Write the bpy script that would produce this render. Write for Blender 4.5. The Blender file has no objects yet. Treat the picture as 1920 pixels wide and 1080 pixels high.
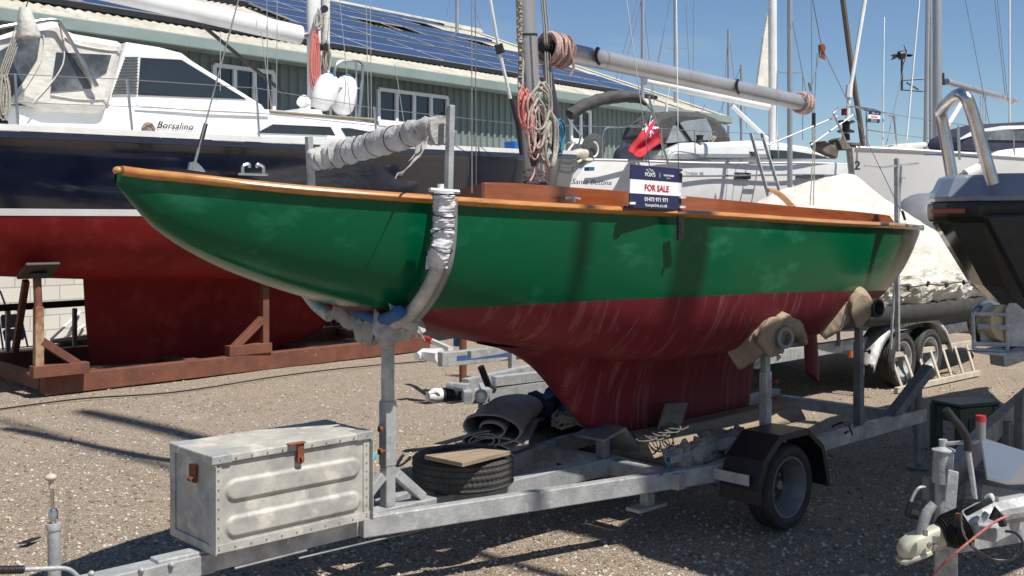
import bpy, math, random
import numpy as np
from mathutils import Vector, Matrix, noise
random.seed(7)
PI=math.pi
# ---------------- camera, world, sun, exposure ----------------
F_=2000.0; TH=math.radians(43.2); H=1.8; HY=416.0
cT,sT=math.cos(TH),math.sin(TH)
sc=bpy.context.scene
C=sc.collection
cam=bpy.data.cameras.new('camera'); co=bpy.data.objects.new('camera',cam); C.objects.link(co)
cam.sensor_width=36; cam.lens=F_/1920*36; cam.shift_y=-(540-HY)/1920; cam.clip_start=.05; cam.clip_end=2000
co.location=(0,0,H); co.rotation_euler=(PI/2,0,-TH); sc.camera=co
EL=math.radians(60)
w=bpy.data.worlds.new('World'); sc.world=w; w.use_nodes=True
nt=w.node_tree; bg=nt.nodes['Background']; sky=nt.nodes.new('ShaderNodeTexSky'); sky.sky_type='NISHITA'
sky.sun_disc=False; sky.sun_elevation=EL; sky.sun_rotation=PI-.1; sky.altitude=0; sky.air_density=1.0; sky.dust_density=.0; sky.ozone_density=6.0
wtc=nt.nodes.new('ShaderNodeTexCoord'); wmp=nt.nodes.new('ShaderNodeMapping'); wmp.inputs['Scale'].default_value=(1.2,2.2,9); wmp.inputs['Rotation'].default_value=(.25,.1,.4)
wnz=nt.nodes.new('ShaderNodeTexNoise'); wnz.inputs['Scale'].default_value=1.6; wnz.inputs['Detail'].default_value=8; wnz.inputs['Roughness'].default_value=.55; wmr=nt.nodes.new('ShaderNodeMapRange'); wmr.inputs[1].default_value=.56; wmr.inputs[2].default_value=.85; wmr.inputs[4].default_value=.30
wmx=nt.nodes.new('ShaderNodeMix'); wmx.data_type='RGBA'; wmx.inputs[7].default_value=(7,7.3,7.6,1)
for a_,b_ in((wtc.outputs['Generated'],wmp.inputs[0]),(wmp.outputs[0],wnz.inputs[0]),(wnz.outputs[0],wmr.inputs[0]),(wmr.outputs[0],wmx.inputs[0]),(sky.outputs[0],wmx.inputs[6]),(wmx.outputs[2],bg.inputs[0])): nt.links.new(a_,b_)
bg.inputs[1].default_value=.075
sl=bpy.data.lights.new('sun','SUN'); sl.energy=5.0; sl.angle=math.radians(.5); sl.color=(1,.955,.88)
so=bpy.data.objects.new('sun',sl); C.objects.link(so)
sd=Vector((.1*math.cos(EL),-math.cos(EL),math.sin(EL)))
so.rotation_euler=sd.to_track_quat('Z','Y').to_euler(); so.location=(0,-20,30)
sc.view_settings.view_transform='Standard'; sc.view_settings.look='None'; sc.view_settings.exposure=0.42; sc.view_settings.gamma=1
sc.render.engine='CYCLES'
# ---------------- helpers ----------------
V=Vector
def ray(x,y):
    u=(x-960)/F_; return V((u*cT+sT,-u*sT+cT,(HY-y)/F_))
def P(x,y,Y=None,X=None,Z=None,d=None):
    D=ray(x,y)
    if Y is not None:k=Y/D.y
    elif X is not None:k=X/D.x
    elif Z is not None:k=(Z-H)/D.z
    else:k=d
    return V((0,0,H))+D*k
class Pl:
    "vertical plane through the point seen at column x at distance dep, receding to the right by ang degrees"
    def __init__(s,x,dep,ang):
        a=math.radians(ang); o=P(x,HY,d=dep)
        R=V((cT,-sT,0)); Fw=V((sT,cT,0))
        s.d=R*math.cos(a)+Fw*math.sin(a); s.n=-R*math.sin(a)+Fw*math.cos(a); s.o=V((o.x,o.y,0))
    def at(s,x,y,off=0):
        D=ray(x,y); c=V((0,0,H)); k=(s.o+s.n*off-c).dot(s.n)/D.dot(s.n); return c+D*k
    def w(s,t,off,z): return s.o+s.d*t+s.n*off+V((0,0,z))
    def loc(s,p): q=p-s.o; return q.dot(s.d),q.dot(s.n),p.z
class PY(Pl):
    def __init__(s,Y): s.d=V((1,0,0)); s.n=V((0,1,0)); s.o=V((0,Y,0))
def spl(xs,ys,x):
    "smooth interpolation (monotone cubic)"
    xs=np.array(xs,float); ys=np.array(ys,float); h=np.diff(xs); d=np.diff(ys)/h
    m=np.zeros(len(xs)); m[1:-1]=np.where(d[:-1]*d[1:]>0,2*d[:-1]*d[1:]/(d[:-1]+d[1:]+1e-12),0); m[0]=d[0]; m[-1]=d[-1]
    x=np.clip(np.array(x,float),xs[0],xs[-1]); i=np.clip(np.searchsorted(xs,x)-1,0,len(h)-1)
    t=(x-xs[i])/h[i]
    return (2*t**3-3*t**2+1)*ys[i]+(t**3-2*t**2+t)*h[i]*m[i]+(-2*t**3+3*t**2)*ys[i+1]+(t**3-t**2)*h[i]*m[i+1]
def curve(pts,n=8):
    "Catmull-Rom through points"
    pts=[V(p) for p in pts]; out=[]; L=len(pts)
    for i in range(L-1):
        p0=pts[max(i-1,0)];p1=pts[i];p2=pts[i+1];p3=pts[min(i+2,L-1)]
        for k in range(n):
            t=k/n
            out.append(.5*((2*p1)+(p2-p0)*t+(2*p0-5*p1+4*p2-p3)*t*t+(3*p1-p0-3*p2+p3)*t**3))
    out.append(pts[-1]); return out
class MB:
    def __init__(s): s.v=[]; s.f=[]; s.m=[]; s.mi=0
    def face(s,*i): s.f.append(i); s.m.append(s.mi)
    def pts(s,ps):
        b=len(s.v); s.v+= [tuple(p) for p in ps]; return b
    def box(s,c,size,R=None):
        c=V(c); hx,hy,hz=[q/2 for q in size]; R=R or Matrix.Identity(3)
        b=s.pts([c+R@V((x*hx,y*hy,z*hz)) for x in(-1,1) for y in(-1,1) for z in(-1,1)])
        for f in((0,1,3,2),(4,6,7,5),(0,4,5,1),(2,3,7,6),(0,2,6,4),(1,5,7,3)): s.face(*[b+i for i in f])
        return s
    def beam(s,p0,p1,w,h,up=(0,0,1)):
        p0=V(p0);p1=V(p1); z=(p1-p0); L=z.length; z.normalize(); u=V(up); x=u.cross(z)
        if x.length<1e-4: x=V((1,0,0)).cross(z)
        x.normalize(); y=z.cross(x); R=Matrix((x,y,z)).transposed()
        return s.box((p0+p1)/2,(w,h,L),R)
    def rings(s,rs,closed=True,caps=True,loop=False):
        n=len(rs[0]); b=s.pts([p for r in rs for p in r]); m=len(rs)
        for i in range(m if loop else m-1):
            i2=(i+1)%m
            for j in range(n if closed else n-1):
                j2=(j+1)%n
                s.face(b+i*n+j,b+i*n+j2,b+i2*n+j2,b+i2*n+j)
        if caps and closed and not loop:
            s.face(*[b+j for j in range(n)][::-1]); s.face(*[b+(m-1)*n+j for j in range(n)])
        return s
    def tube(s,pts,r,n=8,caps=True,flat=1.0,lump=0,ls=10,seed=0):
        pts=[V(p) for p in pts]; rs=[]; up=None
        for i,p in enumerate(pts):
            t=(pts[min(i+1,len(pts)-1)]-pts[max(i-1,0)])
            if t.length<1e-9: t=V((0,0,1))
            t.normalize()
            if up is None:
                up=V((0,0,1)) if abs(t.z)<.9 else V((1,0,0))
            x=up.cross(t)
            if x.length<1e-6: x=V((1,0,0)).cross(t)
            x.normalize(); y=t.cross(x); y.normalize(); up=y
            rr=r[i] if isinstance(r,(list,tuple)) else r; ring=[]
            for j in range(n):
                a=2*PI*j/n; q=p+(x*math.cos(a)*flat+y*math.sin(a))*rr
                if lump: q=q+(q-p)*lump*(noise.noise(q*ls+V((seed,seed,0)))*1.5+.7*noise.noise(q*ls*2.6+V((seed,3,0)))-.15*abs(noise.noise(q*ls*4+V((seed,3,0)))))
                ring.append(q)
            rs.append(ring)
        return s.rings(rs,True,caps)
    def prism(s,poly,vec):
        vec=V(vec); poly=[V(p) for p in poly]; n=len(poly)
        b=s.pts(poly+[p+vec for p in poly])
        s.face(*[b+i for i in range(n)][::-1]); s.face(*[b+n+i for i in range(n)])
        for i in range(n):
            j=(i+1)%n; s.face(b+i,b+j,b+n+j,b+n+i)
        return s
    def lathe(s,prof,o,axis,n=24,loop=False,caps=True):
        o=V(o); a=V(axis).normalized(); x=a.orthogonal().normalized(); y=a.cross(x)
        rs=[[o+a*h+(x*math.cos(2*PI*j/n)+y*math.sin(2*PI*j/n))*r for j in range(n)] for r,h in prof]
        return s.rings(rs,True,caps,loop)
    def ball(s,c,r,n=10,sq=(1,1,1),lump=0,ls=4):
        c=V(c); rs=[]
        for i in range(n+1):
            a=PI*i/n; ring=[]
            for j in range(n*2):
                b=PI*j/n; d=V((math.sin(a)*math.cos(b)*sq[0],math.sin(a)*math.sin(b)*sq[1],math.cos(a)*sq[2]))*r
                if lump: d*=1+lump*noise.noise((c+d)*ls)*1.6
                ring.append(c+d)
            rs.append(ring)
        return s.rings(rs,True,False)
    def grid(s,fn,nu,nv):
        b=s.pts([fn(i/nu,j/nv) for i in range(nu+1) for j in range(nv+1)])
        for i in range(nu):
            for j in range(nv):
                k=b+i*(nv+1)+j; s.face(k,k+nv+1,k+nv+2,k+1)
        return s
    def o(s,name,mat,parent=None,smooth=None,bev=0,solid=0,label=None,sub=0,ang=40):
        me=bpy.data.meshes.new(name); L=V((0,0,0))
        if parent is not None:
            q=parent
            while q is not None: L=L+q.location; q=q.parent
        me.from_pydata([(x-L.x,y-L.y,z-L.z) for x,y,z in s.v],[],s.f)
        mats=mat if isinstance(mat,(list,tuple)) else [mat]
        for m in mats: me.materials.append(m)
        me.polygons.foreach_set('material_index',s.m)
        me.validate(); 
        import bmesh
        bm=bmesh.new(); bm.from_mesh(me); bmesh.ops.recalc_face_normals(bm,faces=bm.faces)
        if smooth:
            lim=math.radians(ang)
            for f in bm.faces: f.smooth=True
            for e in bm.edges:
                if len(e.link_faces)==2 and e.calc_face_angle(0)>lim: e.smooth=False
        bm.to_mesh(me); bm.free()
        ob=bpy.data.objects.new(name,me); C.objects.link(ob)
        if parent is not None: ob.parent=parent
        if solid: md=ob.modifiers.new('s','SOLIDIFY'); md.thickness=solid; md.offset=0
        if sub: md=ob.modifiers.new('u','SUBSURF'); md.levels=sub; md.render_levels=sub
        if bev: md=ob.modifiers.new('b','BEVEL'); md.width=bev; md.segments=2; md.limit_method='ANGLE'; md.angle_limit=math.radians(40)
        if label: ob['label']=label
        return ob
def tag(o,label,cat,group=None,kind=None):
    if label: o['label']=label
    if cat: o['category']=cat
    if group: o['group']=group
    if kind: o['kind']=kind
    return o
def T(name,label,cat,loc=(0,0,0),group=None):
    o=bpy.data.objects.new(name,None); C.objects.link(o); o.location=loc; o.empty_display_size=.2
    return tag(o,label,cat,group)
def lumpy(pts,r,seg,n=14,lump=.25,ls=9,seed=0,flat=1):
    m=MB(); m.tube(curve(pts,seg),r,n,lump=lump,ls=ls,seed=seed,flat=flat); return m
def text(name,s,p,xd,up,size,mat,parent,shear=0,off=0,ext=.001,align='LEFT',label=None,sx=1.0):
    cu=bpy.data.curves.new(name,'FONT'); cu.body=s; cu.size=size; cu.shear=shear; cu.offset=off; cu.extrude=ext; cu.align_x=align; cu.resolution_u=3
    t=bpy.data.objects.new(name,cu); C.objects.link(t)
    bpy.context.view_layer.update()
    me=bpy.data.meshes.new_from_object(t.evaluated_get(bpy.context.evaluated_depsgraph_get()))
    bpy.data.objects.remove(t)
    x=V(xd).normalized(); y=V(up); y=(y-x*y.dot(x)).normalized(); z=x.cross(y); L=V((0,0,0)); q=parent
    while q is not None: L=L+q.location; q=q.parent
    M4=Matrix((x*sx,y,z)).transposed().to_4x4(); M4.translation=V(p)-L; me.transform(M4)
    me.materials.clear(); me.materials.append(mat)
    ob=bpy.data.objects.new(name,me); C.objects.link(ob); ob.parent=parent
    if label: ob['label']=label
    return ob
# ---------------- materials ----------------
def mat(name,c1,c2=None,scale=4,rough=.5,metal=0,bump=0,bscale=40,st=(1,1,1),coat=0,lo=.35,hi=.65,rv=.0,c3=None,s3=30,l3=.6,h3=.7,det=8,spec=.5,bd=.01,alpha=1,trans=0,sheen=0):
    m=bpy.data.materials.new(name); m.use_nodes=True; n=m.node_tree; N=n.nodes; b=N['Principled BSDF']
    tc=N.new('ShaderNodeTexCoord'); mp=N.new('ShaderNodeMapping'); mp.inputs['Scale'].default_value=st
    n.links.new(tc.outputs['Object'],mp.inputs[0])
    c2=c2 or tuple(q*.8 for q in c1)
    def nz(sc_,lo,hi,det):
        t=N.new('ShaderNodeTexNoise'); t.inputs['Scale'].default_value=sc_; t.inputs['Detail'].default_value=det; t.inputs['Roughness'].default_value=.62
        n.links.new(mp.outputs[0],t.inputs['Vector'])
        r=N.new('ShaderNodeMapRange'); r.inputs[1].default_value=lo; r.inputs[2].default_value=hi; n.links.new(t.outputs[0],r.inputs[0]); return r.outputs[0]
    f=nz(scale,lo,hi,det)
    mx=N.new('ShaderNodeMix'); mx.data_type='RGBA'; mx.inputs[6].default_value=(*c1,1); mx.inputs[7].default_value=(*c2,1); n.links.new(f,mx.inputs[0]); col=mx.outputs[2]
    if c3:
        g=nz(s3,l3,h3,4); m3=N.new('ShaderNodeMix'); m3.data_type='RGBA'; n.links.new(col,m3.inputs[6]); m3.inputs[7].default_value=(*c3,1); n.links.new(g,m3.inputs[0]); col=m3.outputs[2]
    n.links.new(col,b.inputs['Base Color'])
    b.inputs['Roughness'].default_value=rough; b.inputs['Metallic'].default_value=metal; b.inputs['Coat Weight'].default_value=coat; b.inputs['Coat Roughness'].default_value=.06
    b.inputs['Specular IOR Level'].default_value=spec
    if rv:
        r=N.new('ShaderNodeMapRange'); n.links.new(f,r.inputs[0]); r.inputs[3].default_value=max(rough-rv,.02); r.inputs[4].default_value=min(rough+rv,1); n.links.new(r.outputs[0],b.inputs['Roughness'])
    if bump:
        t=N.new('ShaderNodeTexNoise'); t.inputs['Scale'].default_value=bscale; t.inputs['Detail'].default_value=5; n.links.new(mp.outputs[0],t.inputs['Vector'])
        bp=N.new('ShaderNodeBump'); bp.inputs['Strength'].default_value=bump; bp.inputs['Distance'].default_value=bd; n.links.new(t.outputs[0],bp.inputs['Height']); n.links.new(bp.outputs[0],b.inputs['Normal'])
    if trans: b.inputs['Transmission Weight'].default_value=trans
    if alpha<1: b.inputs['Alpha'].default_value=alpha
    return m
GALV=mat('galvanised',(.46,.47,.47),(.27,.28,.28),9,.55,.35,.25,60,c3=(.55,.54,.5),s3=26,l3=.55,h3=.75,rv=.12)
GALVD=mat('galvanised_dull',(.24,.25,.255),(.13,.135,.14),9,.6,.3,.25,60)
STEEL=mat('stainless',(.58,.58,.58),(.45,.45,.45),6,.3,1.0,rv=.08)
ALU=mat('anodised_aluminium',(.46,.46,.47),(.36,.36,.37),3,.38,.55,.05,90,st=(1,1,.3),c3=(.22,.22,.23),s3=9,l3=.62,h3=.8)
WALU=mat('white_aluminium',(.74,.74,.72),(.62,.62,.6),3,.35)
WHITE=mat('white_gelcoat',(.80,.80,.79),(.70,.70,.68),2,.22,coat=.3)
GREYG=mat('pale_grey_gelcoat',(.60,.60,.59),(.54,.54,.53),1,.25,coat=.3)
NAVY=mat('navy_gelcoat',(.004,.006,.016),(.006,.009,.023),2.5,.12,coat=.8,rv=.05)
REDAF=mat('red_antifouling',(.19,.009,.009),(.145,.007,.007),1.6,.6,bump=.12,bscale=30,c3=(.23,.025,.02),s3=5,l3=.5,h3=.75,spec=.2)
BLACK=mat('black_plastic',(.012,.012,.013),(.02,.02,.021),8,.42,bump=.15,bscale=90)
RUBBER=mat('tyre_rubber',(.022,.022,.022),(.045,.043,.04),9,.75,bump=.3,bscale=120)
GLASS=mat('dark_window',(.012,.014,.016),(.02,.022,.024),2,.04,spec=.8)
WIRE=mat('wire_rope',(.26,.26,.26),(.18,.18,.18),30,.45,.4)
ROPE=mat('rope_offwhite',(.50,.47,.41),(.27,.25,.22),60,.9,bump=.8,bscale=180)
ROPER=mat('rope_red',(.50,.10,.08),(.62,.28,.24),70,.9,bump=.6,bscale=180)
ROPEB=mat('rope_blue',(.02,.12,.22),(.05,.2,.32),70,.9,bump=.6,bscale=180)
ROPEP=mat('rope_flecked',(.60,.48,.43),(.42,.22,.20),70,.9,bump=.8,bscale=170)
RUST=mat('rust_painted_steel',(.175,.062,.034),(.11,.04,.025),5,.7,bump=.3,bscale=50,c3=(.3,.24,.2),s3=22,l3=.66,h3=.74)
RUSTW=mat('rust_worn_steel',(.36,.24,.16),(.21,.08,.035),7,.7,bump=.3,bscale=50,lo=.42,hi=.58)
RUSTL=mat('rusty_latch',(.23,.075,.028),(.13,.035,.018),18,.85,bump=.4,bscale=90)
CANV=mat('cream_canvas',(.66,.64,.59),(.54,.52,.47),4,.85,bump=.5,bscale=14,bd=.03)
TARP=mat('cream_tarp',(.62,.59,.52),(.46,.43,.37),3,.7,bump=.9,bscale=5,bd=.09,st=(1,1,2))
GCANV=mat('charcoal_canvas',(.075,.075,.075),(.05,.05,.05),5,.85,bump=.5,bscale=12,bd=.03)
NCANV=mat('navy_canvas',(.012,.016,.035),(.02,.025,.05),5,.8,bump=.4,bscale=12)
CLEARP=mat('clear_vinyl',(.045,.048,.052),(.20,.21,.22),3,.1,spec=.7,lo=.45,hi=.75,bump=.5,bscale=3,bd=.03)
WOODP=mat('bare_timber',(.32,.25,.17),(.20,.155,.105),3,.8,st=(1,9,9),bump=.3,bscale=30,c3=(.12,.09,.06),s3=14,l3=.6,h3=.72)
WOODG=mat('grey_ply',(.22,.185,.14),(.14,.12,.095),3,.8,st=(1,8,1),bump=.3,bscale=30)
CLOTHB=mat('beige_sacking',(.33,.26,.18),(.23,.175,.12),7,.95,bump=.45,bscale=26,bd=.012)
WRAP=mat('grey_tape_wrap',(.40,.39,.38),(.27,.265,.26),9,.8,bump=.7,bscale=28,bd=.02)
WRAPW=mat('white_tape_wrap',(.60,.60,.62),(.45,.45,.47),9,.7,bump=.6,bscale=20,bd=.02)
BLUEF=mat('blue_foam',(.03,.10,.27),(.02,.07,.19),10,.9,bump=.4,bscale=30)
SLATEP=mat('grey_pvc',(.20,.205,.22),(.16,.165,.175),6,.35,bump=.2,bscale=8)
print('mats')
# ---------------- ground ----------------
def ground_mat():
    m=bpy.data.materials.new('gravel_ground'); m.use_nodes=True; n=m.node_tree; N=n.nodes; b=N['Principled BSDF']; b.inputs['Roughness'].default_value=.95
    tc=N.new('ShaderNodeTexCoord')
    def noise_(s,d=6,r=.6):
        t=N.new('ShaderNodeTexNoise'); t.inputs['Scale'].default_value=s; t.inputs['Detail'].default_value=d; t.inputs['Roughness'].default_value=r; n.links.new(tc.outputs['Object'],t.inputs['Vector']); return t.outputs[0]
    def ramp(f,lo,hi,a=0,b_=1):
        r=N.new('ShaderNodeMapRange'); r.inputs[1].default_value=lo; r.inputs[2].default_value=hi; r.inputs[3].default_value=a; r.inputs[4].default_value=b_; n.links.new(f,r.inputs[0]); return r.outputs[0]
    def mix(f,a,c):
        x=N.new('ShaderNodeMix'); x.data_type='RGBA'; n.links.new(f,x.inputs[0])
        for k,q in((6,a),(7,c)):
            if isinstance(q,tuple): x.inputs[k].default_value=(*q,1)
            else: n.links.new(q,x.inputs[k])
        return x.outputs[2]
    sx=N.new('ShaderNodeSeparateXYZ'); n.links.new(tc.outputs['Object'],sx.inputs[0])
    big=noise_(.55,4); 
    add=N.new('ShaderNodeMath'); add.operation='MULTIPLY_ADD'; n.links.new(sx.outputs[1],add.inputs[0]); add.inputs[1].default_value=.05; n.links.new(big,add.inputs[2])
    base=mix(ramp(add.outputs[0],.72,1.0),(.38,.265,.155),(.315,.245,.175))
    c=mix(ramp(noise_(7,6),.35,.7),base,(.27,.20,.14))
    c=mix(ramp(noise_(1.3,5,.7),.52,.66,0,.55),c,(.20,.15,.105)); c=mix(ramp(noise_(.9,5,.7),.3,.42,.5,0),c,(.46,.39,.30))
    vo=N.new('ShaderNodeTexVoronoi'); vo.inputs['Scale'].default_value=74; n.links.new(tc.outputs['Object'],vo.inputs['Vector'])
    sc3=N.new('ShaderNodeSeparateColor'); n.links.new(vo.outputs['Color'],sc3.inputs[0])
    c=mix(ramp(sc3.outputs[0],.78,.82,0,.5),c,(.57,.48,.37)); c=mix(ramp(sc3.outputs[1],.83,.86,0,.75),c,(.15,.12,.09))
    v2=N.new('ShaderNodeTexVoronoi'); v2.inputs['Scale'].default_value=210; n.links.new(tc.outputs['Object'],v2.inputs['Vector'])
    s4=N.new('ShaderNodeSeparateColor'); n.links.new(v2.outputs['Color'],s4.inputs[0])
    c=mix(ramp(s4.outputs[0],.78,.82,0,.7),c,(.68,.62,.53)); c=mix(ramp(s4.outputs[1],.78,.82,0,.6),c,(.15,.125,.10))
    n.links.new(c,b.inputs['Base Color'])
    ht=N.new('ShaderNodeMath'); ht.operation='MULTIPLY_ADD'; n.links.new(vo.outputs['Distance'],ht.inputs[0]); ht.inputs[1].default_value=-.6; n.links.new(noise_(35,6,.75),ht.inputs[2])
    bp=N.new('ShaderNodeBump'); bp.inputs['Strength'].default_value=.9; bp.inputs['Distance'].default_value=.03; n.links.new(ht.outputs[0],bp.inputs['Height']); n.links.new(bp.outputs[0],b.inputs['Normal'])
    return m
g=MB()
def gh(x,y):
    r=math.hypot(x-5,y-6)
    return (.018*noise.noise(V((x*.8,y*.8,0)))+.006*noise.noise(V((x*3,y*3,5))))*max(0,1-r/25)-.012
g.grid(lambda u,v:V((-2+26*u,-2+26*v,gh(-2+26*u,-2+26*v))),260,260)
tag(g.o('ground',ground_mat(),smooth=True),'gravel and earth ground of the boatyard','ground',kind='structure')
g=MB()
# far ground as a ring butting the fine sheet
for a,b in((-800,-2),(24,800)): g.prism([(a,-800,-.02),(b,-800,-.02),(b,800,-.02),(a,800,-.02)],(0,0,-.05))
g.prism([(-2,-800,-.02),(24,-800,-.02),(24,-2,-.02),(-2,-2,-.02)],(0,0,-.05)); g.prism([(-2,24,-.02),(24,24,-.02),(24,800,-.02),(-2,800,-.02)],(0,0,-.05))
tag(g.o('far_ground',bpy.data.materials['gravel_ground']),'flat boatyard ground running off to the horizon','ground',kind='structure')
# pebbles
rs=np.random.RandomState(3); g=MB(); SM=[mat('pebble_pale',(.52,.48,.41),(.36,.32,.27),30,.9),mat('pebble_dark',(.10,.085,.07),(.16,.14,.12),30,.9),mat('pebble_tan',(.30,.22,.15),(.22,.17,.12),30,.9)]
for i in range(26000):
    px=rs.uniform(-20,1940); py=416+664*rs.uniform(.40,1.02)**1.0
    q=P(px,py,Z=0); k=.004+.014*rs.rand()**4
    if q.x>23 or q.y>23: continue
    z=gh(q.x,q.y)+k*.2; a=rs.rand()*6; cs,sn=math.cos(a)*k,math.sin(a)*k; e=.6+.4*rs.rand()
    b=g.pts([(q.x+cs,q.y+sn,z),(q.x-sn*e,q.y+cs*e,z),(q.x-cs,q.y-sn,z),(q.x+sn*e,q.y-cs*e,z),(q.x+cs*.3,q.y+sn*.2,z+k*.7),(q.x,q.y,z-k)])
    g.mi=int(rs.choice([0,0,1,2]))
    for j in range(4): g.face(b+j,b+(j+1)%4,b+4); g.face(b+(j+1)%4,b+j,b+5)
tag(g.o('loose_stones',SM),'loose pale and dark stones scattered over the yard ground','gravel',kind='stuff')
# ---------------- shed ----------------
SH=Pl(112,15.8,49.1)
def corr(m,fn,n,depth,nv=1,prof=None):
    "corrugated sheet: fn(u,v,dz) -> point"
    prof=prof or [(0,0),(.5,0),(.6,1),(.9,1)]
    cols=[(i+a,b*depth) for i in range(n) for a,b in prof]
    b=m.pts([fn(c/n,v/nv,dz) for c,dz in cols for v in range(nv+1)])
    for i in range(len(cols)-1):
        for j in range(nv): k=b+i*(nv+1)+j; m.face(k,k+nv+1,k+nv+2,k+1)
GRNCLAD=mat('sage_green_cladding',(.19,.23,.21),(.165,.205,.19),1.2,.5,st=(1,1,.2),c3=(.13,.17,.155),s3=3,l3=.6,h3=.8)
ROOFM=mat('fibre_cement_roof',(.50,.47,.39),(.36,.34,.28),2.5,.9,bump=.2,bscale=30,c3=(.2,.19,.16),s3=7,l3=.58,h3=.75)
GUTM=mat('grey_green_gutter',(.23,.29,.27),(.19,.24,.22),2,.5)
PANEL=mat('solar_cell',(.018,.035,.10),(.012,.026,.08),.8,.18,spec=.4)
PFR=mat('panel_frame',(.62,.63,.65),(.45,.46,.48),3,.4,.6)
WBLOCK=bpy.data.materials.new('white_painted_blockwork'); WBLOCK.use_nodes=True
n=WBLOCK.node_tree; N=n.nodes; br=N.new('ShaderNodeTexBrick'); tc=N.new('ShaderNodeTexCoord'); mp=N.new('ShaderNodeMapping'); n.links.new(tc.outputs['UV'],mp.inputs[0]); n.links.new(mp.outputs[0],br.inputs[0])
br.inputs['Color1'].default_value=(.66,.64,.58,1); br.inputs['Color2'].default_value=(.60,.58,.53,1); br.inputs['Mortar'].default_value=(.36,.35,.32,1); br.inputs['Scale'].default_value=1; br.inputs['Brick Width'].default_value=.44; br.inputs['Row Height'].default_value=.215; br.inputs['Mortar Size'].default_value=.008
n.links.new(br.outputs[0],N['Principled BSDF'].inputs[0]); N['Principled BSDF'].inputs['Roughness'].default_value=.9
EV=SH.loc(SH.at(1330,213))[0]; ZE=4.62; LT=-8.0
BWT=1.35  # block wall top
shed=T('boat_shed','long boatyard shed with sage green cladding, cream corrugated roof and rows of solar panels','building',tuple(SH.w(EV/2,0,0)))
m=MB(); corr(m,lambda u,v,dz:SH.w(LT+(EV-LT)*u,-.02-dz,BWT+(ZE-BWT)*v),int((EV-LT)/.2),.035)
m.o('cladding',GRNCLAD,shed)
m=MB(); m.prism([SH.w(LT,.0,0),SH.w(EV,.0,0),SH.w(EV,.0,BWT),SH.w(LT,.0,BWT)],SH.n*.25); ob=m.o('block_wall',WBLOCK,shed)
uv=ob.data.uv_layers.new(); 
for l in ob.data.loops:
    p=V(ob.data.vertices[l.vertex_index].co)+shed.location; t,o_,z=SH.loc(p); uv.data[l.index].uv=(t,z)
ru=math.radians(20); RL=10.2
def rf(t,v,dz=0): return SH.w(t,-.35+v*math.cos(ru)-dz*math.sin(ru),ZE+.08+v*math.sin(ru)+dz*math.cos(ru))
m=MB(); corr(m,lambda u,v,dz:rf(LT+(EV+.25-LT)*u,RL*v,dz),int((EV-LT)/.16),.045,1,[(0,0),(.25,.7),(.5,1),(.75,.7)])
m.o('roof_sheeting',ROOFM,shed,smooth=True,ang=80)
m=MB(); m.prism([rf(EV+.1,0,.07),rf(EV+.5,0,.07),rf(EV+.5,RL,.07),rf(EV+.1,RL,.07)],V((0,0,-.25))); m.o('verge_trim',ROOFM,shed)
m=MB(); m.tube([rf(LT,RL,.04),rf(EV+.5,RL,.04)],.16,8); m.o('ridge_capping',ROOFM,shed,smooth=True)
m=MB(); m.prism([SH.w(LT,-.36,ZE-.10),SH.w(LT,-.56,ZE-.07),SH.w(LT,-.56,ZE+.13),SH.w(LT,-.36,ZE+.10)],SH.d*(EV+.3-LT)); m.o('gutter',GUTM,shed,bev=.02)
m=MB(); m.prism([SH.w(LT,0,ZE-.03),SH.w(LT,-.35,ZE-.03),SH.w(LT,-.35,ZE+.0),SH.w(LT,0,ZE+.0)],SH.d*(EV-LT)); m.o('soffit',GUTM,shed)
# back and gable so it is a volume
m=MB(); hb=ZE+RL*math.sin(ru); m.prism([SH.w(EV,0,0),SH.w(EV,RL*math.cos(ru)-.35,0),SH.w(EV,RL*math.cos(ru)-.35,hb),SH.w(EV,0,ZE)],SH.d*(-.1)); m.o('gable_wall',GRNCLAD,shed)
# solar panels: bands of two rows
PW,PH=2.02,.98; v0=1.25; k=0; rowi=0; np_=0
for band in range(4):
    for r in range(2):
        vv=v0+band*2.22+r*1.0
        for i in range(14):
            t0=EV-1.6-band*.25-(i+1)*(PW+.02)
            if (band,i) in((1,5),(1,6),(2,2),(3,4),(3,5),(2,8),(3,0),(2,0)) and (r==0 or band==1): continue
            q=rf(t0+PW,vv); 
            if np_>=100: continue
            np_+=1
            m=MB(); m.prism([rf(t0,vv,.13),rf(t0+PW,vv,.13),rf(t0+PW,vv+PH,.13),rf(t0,vv+PH,.13)],rf(0,0,.03)-rf(0,0,0)); 
            m.mi=1; e=.055
            m.prism([rf(t0+e,vv+e,.162),rf(t0+PW-e,vv+e,.162),rf(t0+PW-e,vv+PH-e,.162),rf(t0+e,vv+PH-e,.162)],rf(0,0,.003)-rf(0,0,0)) 
            m.o('solar_panel',[PFR,PANEL],shed)
m=MB()
for band in range(4):
    for r in (0,2): 
        vv=v0+band*2.22+r*1.0+(-.03 if r==0 else .03); m.beam(rf(EV-1.5-14*2.04,vv,.10),rf(EV-1.5,vv,.10),.05,.09)
m.o('panel_rail',BLACK,shed)
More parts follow.
